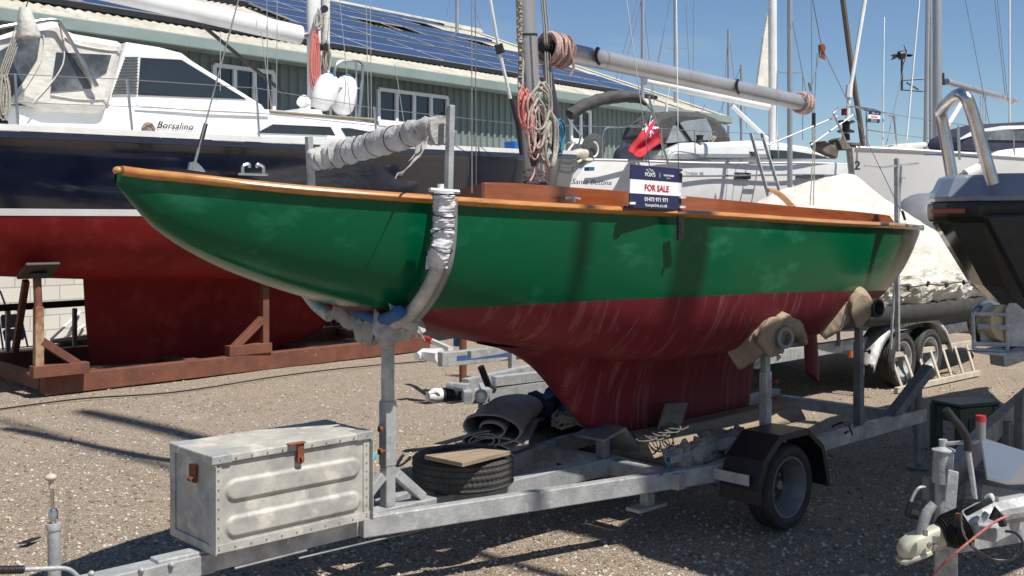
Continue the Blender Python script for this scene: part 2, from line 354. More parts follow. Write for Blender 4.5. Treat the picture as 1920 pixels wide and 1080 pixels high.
# windows
def window(x0,x1,yt,yb,n,label=None):
    a=SH.loc(SH.at(x0,yt)); b=SH.loc(SH.at(x1,yt)); zb=SH.at(x0,yb).z; zt=a[2]; t0,t1=a[0],b[0]
    gp=MB(); gp.prism([SH.w(t0,-.075,zb),SH.w(t1,-.075,zb),SH.w(t1,-.075,zt),SH.w(t0,-.075,zt)],SH.n*.02)
    fr=MB(); wd=.07
    for i in range(n+1):
        t=t0+(t1-t0)*i/n; fr.beam(SH.w(t,-.095,zb),SH.w(t,-.095,zt),wd,.06,up=SH.n)
    fr.beam(SH.w(t0,-.1,zb),SH.w(t1,-.1,zb),.06,wd); fr.beam(SH.w(t0,-.1,zt),SH.w(t1,-.1,zt),.06,wd)
    f=fr.o('window',WHITE,shed); gp.o('pane',GLASS,f)
    s=MB(); s.beam(SH.w(t0-.1,-.14,zb-.07),SH.w(t1+.1,-.14,zb-.07),.16,.05); s.o('sill',WHITE,f)
window(703,832,168,228,4); window(395,506,123,206,3); window(1065,1100,205,262,2)
print('shed',EV)
# ---------------- hull generator ----------------
def hull(xs,b,zs,zb,zw=None,xf=None,p=.55,q=1.15,nst=60,n1=14,n2=14,caps_end=True,keelw=0,xoff=None,name='hull',mats=None,parent=None,band=None,pp=None):
    """lofted hull shell: half breadth b, sheer zs, bottom zb, paint line zw per station. xf maps (x, offset, z)"""
    X=np.linspace(xs[0],xs[-1],nst+1); X=xs[0]+(xs[-1]-xs[0])*(1-np.cos(np.linspace(0,PI,nst+1)))/2*.6+(X-xs[0])*.4
    B=spl(xs,b,X); S=spl(xs,zs,X); Z=spl(xs,zb,X); W=spl(xs,zw,X) if zw is not None else Z; PP=spl(xs,pp,X) if pp is not None else np.full(len(X),p)
    m=MB(); rows=[]
    for i in range(len(X)):
        d=max(S[i]-Z[i],1e-4); f=min(max((S[i]-W[i])/d,0),1); aw=math.asin(f**(1/q)); aw=min(aw,PI/2-.0)
        an=[aw*k/n1 for k in range(n1+1)]+[aw+(PI/2-aw)*(k+1)/n2 for k in range(n2)]
        half=[]
        for a in an:
            ca=max(math.cos(a),0); y=(B[i]-keelw)*ca**PP[i]+keelw*min(1,B[i]*4) if B[i]>keelw else B[i]*ca**PP[i]
            z=S[i]-d*math.sin(a)**q; xo=xoff(X[i],z,S[i],Z[i]) if xoff else 0
            half.append((X[i]+xo,y,z))
        rows.append(half)
    n=n1+n2+1; idx=m.pts([xf(x,-y,z) for h in rows for x,y,z in h]); idy=m.pts([xf(x,y,z) for h in rows for x,y,z in h])
    for base in(idx,idy):
        for i in range(len(rows)-1):
            for j in range(n-1):
                m.mi=0 if j<n1 else 1
                if band and m.mi==0 and j>=n1-band: m.mi=2
                k=base+i*n+j
                A,Bq=rows[i][j],rows[i][j+1]
                if abs(A[2]-Bq[2])+abs(rows[i+1][j][2]-rows[i+1][j+1][2])+abs(A[1]-Bq[1])+abs(rows[i+1][j][1]-rows[i+1][j+1][1])<1e-5: continue
                m.face(k,k+n,k+n+1,k+1)
    if caps_end:
        for e in(0,len(rows)-1):
            if B[e]>.03:
                for j in range(n-1):
                    m.mi=0 if j<n1 else 1
                    m.face(idx+e*n+j,idx+e*n+j+1,idy+e*n+j+1,idy+e*n+j)
    ob=m.o(name,mats,parent,smooth=True,ang=50)
    import bmesh
    bm=bmesh.new(); bm.from_mesh(ob.data); bmesh.ops.remove_doubles(bm,verts=bm.verts,dist=.0005); bmesh.ops.dissolve_degenerate(bm,edges=bm.edges,dist=.0003); bmesh.ops.recalc_face_normals(bm,faces=bm.faces); bm.to_mesh(ob.data); bm.free()
    return ob,dict(X=X,B=B,S=S,Z=Z)
# ---------------- green classic yacht ----------------
YC=4.35
GREEN=mat('green_enamel',(.0,.090,.036),(.0,.074,.029),.7,.24,coat=.0,spec=.22,bump=.02,bscale=3,c3=(.03,.20,.11),s3=2.2,l3=.56,h3=.85,det=5,rv=.06,st=(1,1,2.2))
def streak_mat(name,c1,c2,c3):
    m=mat(name,c1,c2,2.2,.55,c3=None,bump=.1,bscale=25,coat=.0,spec=.25)
    n=m.node_tree;N=n.nodes;b=N['Principled BSDF']; tc=N.new('ShaderNodeTexCoord'); mp=N.new('ShaderNodeMapping'); mp.inputs['Scale'].default_value=(13,3,.35)
    n.links.new(tc.outputs['Object'],mp.inputs[0]); t=N.new('ShaderNodeTexNoise'); t.inputs['Scale'].default_value=1.6; t.inputs['Detail'].default_value=8; t.inputs['Roughness'].default_value=.7; t.inputs['Distortion'].default_value=.5; n.links.new(mp.outputs[0],t.inputs[0])
    r=N.new('ShaderNodeMapRange'); r.inputs[1].default_value=.53; r.inputs[2].default_value=.70; r.inputs[4].default_value=.6; n.links.new(t.outputs[0],r.inputs[0])
    x=N.new('ShaderNodeMix'); x.data_type='RGBA'; src=b.inputs['Base Color'].links[0].from_socket; n.links.new(src,x.inputs[6]); x.inputs[7].default_value=(*c3,1); n.links.new(r.outputs[0],x.inputs[0]); n.links.new(x.outputs[2],b.inputs['Base Color']); return m
REDB=streak_mat('maroon_antifouling',(.16,.016,.024),(.12,.013,.019),(.30,.15,.15))
VARN=mat('varnished_mahogany',(.25,.065,.018),(.17,.04,.012),3,.25,st=(.5,6,6),coat=.5,bump=.05,bscale=30,c3=(.14,.03,.01),s3=6,l3=.58,h3=.75)
VARNL=mat('varnished_pine_rail',(.50,.235,.062),(.36,.14,.035),5,.22,st=(.6,5,5),coat=.5,c3=(.22,.075,.02),s3=4,l3=.58,h3=.8)
DECKM=mat('grey_deck_paint',(.55,.55,.55),(.48,.48,.48),4,.6)
gy=T('classic_sailing_yacht','green wooden keelboat with maroon bottom and varnished coaming, resting on a galvanised trailer','yacht',(5.0,YC,.42))
xs=[1.83,1.90,2.02,2.27,2.54,2.95,3.5,3.9,4.3,5.0,6.1,6.6,7.05,7.4,7.6,7.8,8.0,8.13]
b_=[.012,.06,.13,.25,.36,.50,.645,.715,.765,.83,.815,.77,.70,.625,.575,.52,.455,.41]
zs_=[2.018,2.005,1.993,1.965,1.940,1.914,1.885,1.870,1.857,1.835,1.798,1.786,1.779,1.772,1.768,1.763,1.758,1.754]
zb_=[1.96,1.88,1.764,1.625,1.52,1.395,1.24,1.14,1.05,.965,.955,.995,1.065,1.14,1.205,1.30,1.43,1.55]
wl=lambda X:float(spl([1.8,3.1,4,5,6,7,8,8.6],[1.41,1.384,1.395,1.385,1.36,1.315,1.264,1.24],X))
zw_=[wl(x) for x in xs]
pp_=[.8,.7,.6,.52,.47,.44,.42,.41,.40,.40,.41,.42,.44,.45,.45,.42,.38,.36]
xf=lambda x,y,z:(x,YC+y,z)
hb,HD=hull(xs,b_,zs_,zb_,zw_,xf,q=1.25,pp=pp_,n1=16,n2=14,nst=70,mats=[GREEN,REDB],parent=gy,name='hull')
# rake the small transom: keep plane. thin pale stem band
m=MB()
# keel: foil stations in z
def keel(m,LEz,TEz,thick,zs,yc,top=.0,n=14,flare=0):
    rs_=[]
    for z in zs:
        le=float(spl(LEz[0],LEz[1],z)); te=float(spl(TEz[0],TEz[1],z)); th=thick*(1+flare*max(0,(z-top))**1.5); ring=[]
        for k in range(n): 
            u=k/n; x=le+(te-le)*(1-math.cos(PI*u))/2; ring.append(V((x,yc-th*(max(0,math.sin(PI*u**.7)))**.8,z)))
        for k in range(n):
            u=1-k/n; x=le+(te-le)*(1-math.cos(PI*u))/2; ring.append(V((x,yc+th*(max(0,math.sin(PI*u**.7)))**.8,z)))
        rs_.append(ring)
    m.rings(rs_,True,True)
keel(m,([.43,.535,.723,.963,1.065,1.16,1.3],[5.02,4.745,4.514,4.294,4.12,3.74,3.3]),([.43,.45,.76,.96,1.3],[6.33,6.355,6.43,6.47,6.5]),.085,[.432,.45,.5,.56,.63,.7,.78,.86,.92,.96,1.0,1.04,1.08,1.12],YC,top=.7,flare=8.0)
m.o('keel',REDB,gy,smooth=True,ang=60)
m=MB(); r0=P(1530,598,Y=YC); r1=P(1530,706,Y=YC)
rs_=[]
for t in range(9):
    z=1.12+(r1.z-1.12)*t/8; xa=7.10+.02*t/8; xb=7.245+.075*t/8; e=(1 if t<8 else .8)
    xc=(xa+xb)/2; hw=(xb-xa)/2*e
    rs_.append([V((xc+hw*math.cos(a),YC+.028*math.sin(a),z-(.05*math.cos(a) if t==8 else 0))) for a in [2*PI*k/16 for k in range(16)]])
m.rings(rs_); m.o('rudder',REDB,gy,smooth=True)
# sheer rail
def sheer(X,off=0,dz=0,side=-1):
    return V((X,YC+side*(float(np.interp(X,HD['X'],HD['B']))+off),float(np.interp(X,HD['X'],HD['S']))+dz))
XR=list(np.linspace(1.845,8.13,70))
for sd_ in(-1,1):
    m=MB(); rr=[]
    for X in XR:
        c=sheer(X,.004,-.004,sd_); ring=[]
        for k in range(10):
            a=2*PI*k/10; ring.append(c+V((0,math.cos(a)*.027,math.sin(a)*.022)))
        rr.append(ring)
    m.rings(rr)
    if sd_==-1: m.ball((1.842,YC,2.014),.024,8,(1,1,.72))
    m.o('rubbing_strake',VARNL,gy,smooth=True)
m=MB(); m.tube([(8.135,YC-.43,1.752),(8.15,YC,1.76),(8.135,YC+.43,1.752)],.022,8); m.o('transom_cap',VARNL,gy,smooth=True)
# deck with camber, cockpit opening left to the coaming
m=MB()
def dk(u,v):
    X=1.85+(8.12-1.85)*u; c=sheer(X); bb=YC-c.y; y=(v*2-1)*(bb); return V((X,YC+y,c.z+.005+.045*min(1,bb)*(1-(y/(bb+1e-6))**2)))
m.grid(dk,60,10); m.o('deck',DECKM,gy,smooth=True)
# coaming: varnished boards, near and far, from pixels (tall at the fore end)
cx=[3.50,3.60,4.4,5.2,6.4,7.4,7.95,8.02]
def coam(X,side,top):
    bb=float(spl([3.4,3.75,4.4,5.2,6.4,7.4,8.1],[.50,.54,.59,.60,.555,.43,.34],X)); h=float(spl([3.4,3.6,4.4,5.2,6.4,7.2,7.66,7.74],[.10,.11,.11,.105,.098,.09,.08,.02],X)) if top else -.03
    return V((X,YC+side*bb,sheer(X).z+h))
for sd_ in(-1,1):
    m=MB(); X0_=3.42 if sd_<0 else 4.08; XX=[X0_+(7.72-X0_)*k/50 for k in range(51)]
    rr=[[coam(X,sd_,0)+V((0,-.012,0)),coam(X,sd_,1)+V((0,-.012,0)),coam(X,sd_,1)+V((0,.012,0)),coam(X,sd_,0)+V((0,.012,0))] for X in XX]
    m.rings(rr); m.o('coaming',VARN,gy,smooth=True,ang=30,bev=.004)
m=MB(); a0=coam(3.43,-1,0);a1=coam(3.43,-1,1);c0=coam(4.09,1,0);c1=coam(4.09,1,1)
m.prism([a0,a1,c1,c0],(.02,.01,0)); m.o('coaming_front',VARN,gy)
m=MB(); m.prism([a1+V((.02,.02,-.012)),coam(4.5,-1,1)+V((0,.02,-.012)),coam(4.5,1,1)+V((0,-.02,-.012)),c1+V((.02,-.02,-.012))],(0,0,.012)); m.o('cuddy_top',VARN,gy)
# tiller
m=MB(); tp=[P(1440,357,Y=YC),P(1452,359,Y=YC),P(1466,368,Y=YC),P(1480,382,Y=YC),P(1500,402,Y=YC)]; m.tube(curve(tp,5),[.016]*6+[.022]*15,8); m.o('tiller',VARNL,gy,smooth=True)
# deck fittings
def fitting(name,x,y,Y,kind):
    p=P(x,y,Y=Y); m=MB()
    if kind=='cleat': m.tube([p+V((-.05,0,.02)),p+V((0,0,.028)),p+V((.05,0,.02))],.007,6); m.beam(p,p+V((0,0,.025)),.02,.012)
    elif kind=='block': m.lathe([(.0,-.012),(.025,-.012),(.028,0),(.025,.012),(0,.012)],p+V((0,0,.03)),(0,1,.3),12); m.beam(p,p+V((0,0,.03)),.012,.012)
    elif kind=='fair': m.tube(curve([p+V((-.05,0,0)),p+V((-.05,0,.035)),p+V((-.02,0,.045)),p+V((-.02,0,.03))],4),.007,6); m.tube(curve([p+V((.05,0,0)),p+V((.05,0,.035)),p+V((.02,0,.045)),p+V((.02,0,.03))],4),.007,6); m.box(p,(.13,.03,.008))
    elif kind=='winch': m.lathe([(.0,0),(.038,0),(.036,.02),(.024,.035),(.03,.06),(0,.062)],p,(0,0,1),16)
    m.o(name,STEEL,gy,smooth=True)
fitting('fairlead',475,327,4.2,'fair'); fitting('cleat',1075,379,3.72,'cleat')
for x,y,k in((1344,396,'block'),(1386,400,'block'),(1448,405,'winch'),(1484,405,'fair'),(1547,410,'block'),(1604,414,'winch'),(1655,418,'cleat'),(1590,412,'cleat')): fitting('winch' if k=='winch' else 'deck_block',x,y,3.82 if x<1560 else 3.95,k)
m=MB(); q=P(1278,404,Y=3.49); m.prism([P(1272,404,Y=3.482),P(1283,404,Y=3.482),P(1283,450,Y=3.505),P(1272,450,Y=3.505)],(0,.012,0)); 
for y in(420,436): m.lathe([(0,0),(.009,0),(.009,.006),(0,.008)],P(1278,y,Y=3.482),(0,-1,0),8)
m.o('chainplate',BLACK,gy)
# mast, boom
mt0=P(1004,350,Y=YC); mt1=P(985,0,Y=YC); md=(mt1-mt0).normalized(); mtop=mt0+md*7.5
m=MB(); m.tube([mt0-md*.05,mtop],.0575,20); mast=m.o('mast',ALU,gy,smooth=True)
m=MB(); q=mt0+md*((350-66)/350*(mt1-mt0).length); m.tube([q-md*.006,q+md*.006],.0595,20,caps=False); m.tube([mt0-md*.01,mt0+md*.02],.075,16); m.o('mast_band',BLACK,mast,smooth=True)
m=MB(); m.prism([mt0+md*.55+V((-.03,-.06,0)),mt0+md*.55+V((-.025,-.06,0)),mt0+md*.85+V((-.025,-.06,0)),mt0+md*.85+V((-.03,-.06,0))],(0,.02,0)); m.o('mast_track',STEEL,mast)
b0=P(1048,95,Y=YC); b1=P(1508,194,Y=YC); bd=(b1-b0).normalized()
m=MB(); m.tube([b0,b1],.058,20); boom=m.o('boom',ALU,gy,smooth=True)
m=MB(); m.tube([b1-bd*.015,b1+bd*.02],.055,20); m.o('boom_end',BLACK,boom,smooth=True); m=MB(); m.tube([b0-bd*.15,b0],[.03,.045],12); m.o('gooseneck',BLACK,boom,smooth=True)
for f in(.095,.635):
    q=b0+bd*((b1-b0).length*f)+V((0,-.062,.0)); m=MB()
    m.tube(curve([q+V((.035,.01,.045)),q+V((.0,-.01,.04)),q+V((-.015,-.012,0)),q+V((.0,-.01,-.035)),q+V((.03,.0,-.045))],4),.011,6); m.o('boom_hook',BLACK,boom,smooth=True)
# rope wraps
def wrap(c0,ax,L,r,n,rr,mt,name,par,seed=0):
    rn=random.Random(seed); m=MB(); ax=V(ax).normalized(); x=ax.orthogonal().normalized(); y=ax.cross(x); pts=[]
    for k in range(n*14+1):
        a=2*PI*k/14; t=k/(n*14)
        pts.append(c0+ax*(L*(.5+.5*math.sin(t*PI*4+seed)+rn.uniform(-.03,.03)))+(x*math.cos(a)+y*math.sin(a))*(r*(1+.35*math.sin(t*PI)+rn.uniform(-.04,.04))))
    m.tube(pts,rr,6); return m.o(name,mt,par,smooth=True)
wrap(b0-bd*.10,bd,.14,.07,14,.009,ROPEP,'rope_coil',boom,1); wrap(b0-bd*.08,bd,.12,.06,8,.01,ROPE,'rope_coil',boom,5)
wrap(b1-bd*.06,bd,.075,.058,9,.008,ROPEP,'rope_coil',boom,3)
m=MB(); m.tube(curve([b0+V((0.02,-.08,-.02)),b0+V((.03,-.09,-.1)),b0+V((.01,-.08,-.16))],5),.008,6); m.o('rope_tail',ROPEP,boom,smooth=True)
# halyards and coils on the mast
def mp(x,y,dy=-.09): return P(x,y,Y=YC+dy)
def loopcoil(m,cx,y0,y1,wd,n,r,seed,dy=-.09):
    rn=random.Random(seed)
    for k in range(n):
        w2=wd*rn.uniform(.45,1.1); ya=y0+rn.uniform(-6,6); yb=y1+rn.uniform(-14,6); c=cx+rn.uniform(-7,7); o=dy-rn.uniform(0,.07)
        ps=[mp(c,ya,o),mp(c+w2*.5,ya+(yb-ya)*.2,o-.01),mp(c+w2*.55,ya+(yb-ya)*.6,o),mp(c+w2*.3,yb-4,o-.02),mp(c-w2*.1,yb,o),mp(c-w2*.45,ya+(yb-ya)*.75,o),mp(c-w2*.5,ya+(yb-ya)*.3,o-.01),mp(c,ya,o)]
        m.tube(curve(ps,5),r,6)
m=MB(); loopcoil(m,1014,158,255,34,7,.0068,2); loopcoil(m,1026,205,310,26,5,.0085,4); loopcoil(m,1010,190,285,40,4,.0072,8); m.o('rope_coil',ROPE,mast,smooth=True)
m=MB(); loopcoil(m,988,180,245,22,5,.006,11); loopcoil(m,985,168,228,14,4,.005,12)
for k in range(5): m.tube(curve([mp(982,196+k*8),mp(992,200+k*6,-.12),mp(1004,196+k*9,-.1)],5),.005,5)
m.o('rope_lashing',ROPER,mast,smooth=True)
m=MB(); loopcoil(m,1003,200,288,30,5,.006,21); loopcoil(m,996,225,300,18,3,.005,22); m.o('rope_coil',ROPEP,mast,smooth=True)
m=MB(); loopcoil(m,1043,228,288,16,7,.006,31,-.03); m.tube(curve([mp(1022,120,.0),mp(1030,180,.0),mp(1040,250,-.02)],6),.006,6); m.o('rope_coil',ROPEB,mast,smooth=True)
m=MB() # chain-stitched halyard up the fore side
pts=[]
for k in range(150):
    t=k/150; y=170-(170+60)*t; x=974+ (2 if y>75 else 0)
    pts.append(mp(x+3.2*math.sin(k*1.9)*(1 if y<75 else .25)-0,y,-.02+.02*math.cos(k*1.9)))
m.tube(pts,.010,6)
for dx in(-4,3): m.tube(curve([mp(975+dx,60,0),mp(978+dx,110,-.01),mp(977+dx,165,-.03),mp(986+dx,175,-.05)],6),.0075,6)
m.o('halyard',ROPE,mast,smooth=True)
m=MB()
for dx,w_ in((15,.005),(19,.007),(24,.005)): m.tube([mp(1003+dx-8,-60,.0),mp(1008+dx-3,60,-.01),mp(1010+dx,170,-.03)],w_,5)
m.o('halyard',mat('halyard_grey',(.30,.29,.27),None,40,.9),mast,smooth=True)
m=MB()
for yy in(322,332,340): m.tube([mt0+md*((350-yy)*.0031)+V((math.cos(a)*.066,math.sin(a)*.066,.006*math.sin(a*2+yy))) for a in [2*PI*k/16 for k in range(17)]],.005,5)
m.tube(curve([mp(998,268),mp(990,290,-.11),mp(1002,318,-.1),mp(994,340,-.12)],6),.005,5); m.tube(curve([mp(1020,270),mp(1030,300,-.11),mp(1022,330,-.1)],6),.004,5)
m.o('rope_lashing',ROPEP,mast,smooth=True)
for x,y in((1004,272),(1012,225),(1001,300)): m=MB(); m.lathe([(0,-.012),(.02,-.012),(.024,0),(.02,.012),(0,.012)],mp(x,y,-.12),(.3,1,.1),12); m.beam(mp(x,y-12,-.12),mp(x,y+12,-.12),.016,.03); m.o('block',BLACK,mast,smooth=True)
# grey vertical sail-tie boom crutch (folded kicker behind mast)
m=MB(); m.tube([P(1024,120,Y=YC+.15),P(1052,270,Y=YC+.15)],[.03,.026],10,lump=.1); m.o('kicker_strut',SLATEP,mast,smooth=True)
# forestay with furling rod
f0=P(362,318,Y=YC-.02); f1=P(447,0,Y=YC); fd=(f1-f0).normalized(); 
m=MB(); m.tube([f0,f0+fd*3.2],.0035,6); m.tube([f0,f0+fd*.1],.006,6); fs=m.o('forestay',WIRE,gy,smooth=True)
m=MB(); m.tube([P(372,285,Y=YC),P(386,232,Y=YC)],[.0115,.010],8); m.o('bottlescrew_cover',BLACK,fs,smooth=True)
m=MB(); m.prism([P(355,318,Y=YC-.02),P(358,304,Y=YC-.02),P(368,303,Y=YC-.02),P(378,312,Y=YC-.02),P(386,322,Y=YC-.02)],(0,.02,0)); m.o('stemhead_fitting',STEEL,gy)
# shrouds & backstay etc
def stay(name,pts,r,mt=WIRE,par=gy): m=MB(); m.tube(pts,r,5); return m.o(name,mt,par,smooth=True)
A=mt0+md*6.5
for x,y,Yq in((885,362,3.75),(893,362,5.0)): stay('shroud',[P(x,y,Y=Yq),A],.003); 
stay('shroud',[P(1273,395,Y=3.62),P(1268,-30,Y=4.0)],.0027,WIRE); stay('shroud',[P(1273,395,Y=3.62),P(1273,340,Y=3.63)],.009)
stay('shroud',[P(1218,312,Y=3.9),P(1172,-20,Y=4.2)],.0032)
bk=P(1541,90,Y=YC)
stay('backstay',[bk,P(1520,-20,Y=YC)],.0035); stay('backstay',[bk,P(1697,412,Y=YC)],.0035)
stay('running_backstay',[bk,P(1520,170,Y=YC-.1),P(1517,176,Y=YC-.1)],.003)
m=MB(); m.lathe([(0,-.015),(.03,-.015),(.034,0),(.03,.015),(0,.015)],bk,(0,1,0),12); m.prism([bk+V((-.03,0,.02)),bk+V((.04,0,0)),bk+V((.05,0,-.09)),bk+V((-.02,0,-.08))],(0,.015,0)); m.o('mast_crane_block',VARN,gy,smooth=True)
for dx in(0,6): stay('mainsheet',[P(1527+dx*.3,230,Y=YC),P(1519+dx,385,Y=YC)],.0045,ROPE)
stay('mainsheet',[P(1532,100,Y=YC),P(1526,215,Y=YC)],.003)
m=MB(); m.tube([P(1526,212,Y=YC),P(1526,235,Y=YC)],.014,8); m.o('mainsheet_block',BLACK,gy,smooth=True)
stay('shroud_turnbuckle',[P(1697,412,Y=YC),P(1692,396,Y=YC)],.012)
stay('shroud_turnbuckle',[P(1520,170,Y=YC-.1),P(1517,155,Y=YC-.1)],.010)
# ---------------- trailer under the green yacht ----------------
tr=T('boat_trailer','long galvanised boat trailer carrying the green keelboat, black mudguard at its side','trailer',(4.5,4.25,0))
SY=4.25; ZT=.40
m=MB(); m.beam((1.95,SY,ZT-.05),(4.85,SY,ZT-.05),.085,.10); m.o('spine_beam',GALV,tr,bev=.006)
m=MB(); m.beam((1.2,SY,ZT-.058),(2.2,SY,ZT-.058),.11,.085); 
for x,y in((170,1075),(264,1068),(320,1058)):
    m.lathe([(0,0),(.014,0),(.014,.008),(.008,.02),(0,.022)],P(x,y,Y=SY-.055),(0,-1,0),6)
m.o('drawbar',GALV,tr,bev=.005)
m=MB(); a=V((2.95,4.19,ZT-.05)); b=V((5.05,3.70,ZT-.05)); m.beam(a,b,.06,.10); m.beam(b,(7.6,3.66,ZT-.02),.06,.10); m.o('side_beam',GALV,tr,bev=.006)
m=MB(); a=V((2.95,4.31,ZT-.05)); b=V((5.05,4.86,ZT-.05)); m.beam(a,b,.06,.10); m.beam(b,(7.6,4.9,ZT-.02),.06,.10); m.o('side_beam',GALV,tr,bev=.006)
for X in(4.78,5.75,7.55):
    m=MB(); m.beam((X,3.7,ZT-.055),(X,4.85,ZT-.055),.07,.09); m.o('cross_member',GALV,tr,bev=.005)
m=MB(); m.beam((4.78,3.95,ZT-.1),(4.78,3.95,ZT-.25),.06,.06); m.beam((4.65,3.95,ZT-.24),(4.9,3.95,ZT-.24),.1,.02); m.o('bracket',GALV,tr)
# keel chock at the front of the keel
m=MB(); q=V((4.85,4.25,ZT)); m.beam(q+V((-.12,-.0,0)),q+V((-.12,0,.12)),.06,.06)
m.prism([q+V((-.24,-.12,.14)),q+V((-.05,-.12,.19)),q+V((.12,-.12,.02)),q+V((.09,-.12,.01)),q+V((-.06,-.12,.165)),q+V((-.24,-.12,.125))],(0,.24,0)); m.o('keel_chock',GALVD,tr,bev=.004)
# centre front post with feet
pb=P(727,945,Y=SY); px_=pb.x
m=MB(); m.beam((px_,SY,ZT),(px_,SY,.78),.057,.057,up=(0,1,0)); m.beam((px_,SY,.60),(px_,SY,.92),.064,.064,up=(0,1,0)); m.beam((px_,SY,.9),(px_,SY,1.20),.05,.05,up=(0,1,0)); fp=m.o('front_post',GALV,tr,bev=.006)
for z in(.68,.79):
    m=MB(); c=V((px_-.032,SY-.02,z)); m.lathe([(.006,0),(.006,.02),(.016,.02),(.016,.035),(0,.037)],c,(-1,0,0),8); m.o('bolt',RUSTL,fp)
for s_ in(-1,1):
    m=MB(); m.beam((px_+s_*.04,SY,.56),(px_+s_*.21,SY,ZT+.01),.045,.06,up=(0,1,0)); m.o('post_brace',GALV,tr,bev=.004)
# U shaped cradle round the bow
XA=3.06
nearp=[P(833,368,Y=3.66),P(832,430,Y=3.67),P(825,485,Y=3.69),P(812,522,Y=3.74),P(793,557,Y=3.82),P(768,588,Y=3.94),P(740,606,Y=4.08)]
m=MB(); m.tube(curve(nearp,6),.033,12); crad=m.o('cradle_arm',GALV,tr,smooth=True)
m=MB(); m.tube([p+V((.045,.0,-.012)) for p in curve(nearp,6)],.026,10); m.o('cradle_arm',SLATEP,tr,smooth=True)
farp=[V((XA,2*SY-p.y+.2,p.z)) for p in nearp]
m=MB(); m.tube(curve(farp,6),.033,12); m.o('cradle_arm',GALV,tr,smooth=True)
np0=P(834,362,Y=3.70); np1=P(845,197,Y=3.70)
m=MB(); m.beam(np0+V((.02,0,-.05)),np1,.03,.032,up=(0,1,0)); 
m.o('upright_post',GALV,tr,bev=.004)
m=MB(); m.tube([P(826,345,Y=3.67),P(827,372,Y=3.67)],.015,8); m.tube([P(806,356,Y=3.66),P(860,360,Y=3.66)],.011,6); m.o('post_clamp',WALU,tr,smooth=True)
fp0=P(590,345,Y=4.93); fp1=P(579,256,Y=4.93)
m=MB(); m.beam(fp0+V((0,0,-.3)),fp1,.034,.034,up=(0,1,0)); m.o('upright_post',GALV,tr,bev=.004)
# padded crossbar
rn=random.Random(5)
cp=[P(584,300,Y=4.93),P(640,288,Y=4.75),P(700,272,Y=4.45),P(770,252,Y=4.05),P(828,243,Y=3.76)]
cc=curve(cp,16); rr=[.060+.006*math.sin(i*1.9)+rn.uniform(-.004,.004)+.006*(i%7==0) for i in range(len(cc))]; rr[0]=.03; rr[1]=.055
m=MB(); m.tube(cc,rr,18,lump=.16,ls=22); cb=m.o('padded_crossbar',WRAP,tr,smooth=True)
for i in range(6,62,7):
    m=MB(); p=cc[i]; t=(cc[i+1]-cc[i-1]).normalized(); u=t.orthogonal().normalized(); v=t.cross(u); sk=rn.uniform(-.02,.02)
    m.tube([p+(u*math.cos(a)+v*math.sin(a))*(rr[i]*1.05)+t*sk*math.sin(a) for a in [2*PI*k/18 for k in range(19)]],.002,5); m.o('tie_band',BLACK,cb,smooth=True)
def rag(name,pts,w0,w1,mt,par,seed=0,dirv=(0,0,1)):
    cs=curve(pts,8); m=MB(); n=len(cs)-1; wv=V(dirv)
    def fn(u,v):
        i=int(round(u*n)); p=cs[i]; wd=w0+(w1-w0)*u; q=p+wv*wd*(v-.5); nn=noise.noise(q*16+V((seed,0,0))); return q+V((.02*nn,.03*nn,.012*noise.noise(q*30)))
    m.grid(fn,n,6); return m.o(name,mt,par,smooth=True,solid=.004)
rag('torn_tape',[P(797,262,Y=3.78),P(793,285,Y=3.75),P(772,305,Y=3.74),P(757,322,Y=3.73),P(743,332,Y=3.72)],.06,.03,WRAP,cb,1,(.6,0,.7))
rag('torn_tape',[P(788,270,Y=3.8),P(782,285,Y=3.8),P(768,300,Y=3.8)],.07,.02,WRAP,cb,4,(.8,0,.5))
rag('torn_tape',[P(612,300,Y=4.84),P(625,312,Y=4.8),P(618,318,Y=4.8)],.09,.03,WRAP,cb,7,(.7,0,.5))
# wraps on near arm
wp=[P(833,362,Y=3.655),P(832,395,Y=3.665),P(831,430,Y=3.67),P(826,465,Y=3.68),P(818,496,Y=3.71)]
cw=curve(wp,24); m=MB(); m.tube(cw,[.046+.003*math.sin(i*.4)+rn.uniform(-.002,.002) for i in range(len(cw))],28,lump=.16,ls=26,seed=3); wr=m.o('tape_wrap',WRAPW,tr,smooth=True)
for i,sk in((3,0),(30,.01),(52,-.02),(70,.03)):
    m=MB(); p=cw[i]; m.tube([p+V((math.cos(a)*.051,math.sin(a)*.051,sk*math.sin(a))) for a in [2*PI*k/18 for k in range(19)]],.003,5); m.o('tie_band',BLACK,wr,smooth=True)
rag('torn_tape',[P(826,478,Y=3.73),P(812,490,Y=3.74),P(799,492,Y=3.75)],.07,.05,WRAPW,wr,9,(.1,0,1))
# fabric and foam slung below the hull in the cradle
bl=[P(668,583,Y=4.5),P(690,592,Y=4.35),P(716,598,Y=4.15),P(738,592,Y=3.99),P(752,582,Y=3.92)]
m=MB(); m.tube(curve(bl,8),[.02]+[.029]*31+[.02],12,flat=1.2,lump=.1,ls=14); m.o('foam_pad',BLUEF,tr,smooth=True)
lw=curve([P(643,580,Y=4.8),P(666,604,Y=4.6),P(695,622,Y=4.38),P(728,632,Y=4.22),P(758,620,Y=4.1),P(780,600,Y=4.02)],10)
m=MB(); m.tube(lw,[.05+.012*math.sin(i*1.3) for i in range(len(lw))],18,lump=.5,ls=11,seed=2,flat=.8); lo_=m.o('cradle_wrap',WRAP,tr,smooth=True)
rag('hanging_cloth',[P(735,590,Y=4.02),P(760,600,Y=3.98),P(780,612,Y=3.96),P(795,632,Y=3.95)],.13,.05,WRAP,lo_,12,(-.35,0,.9))
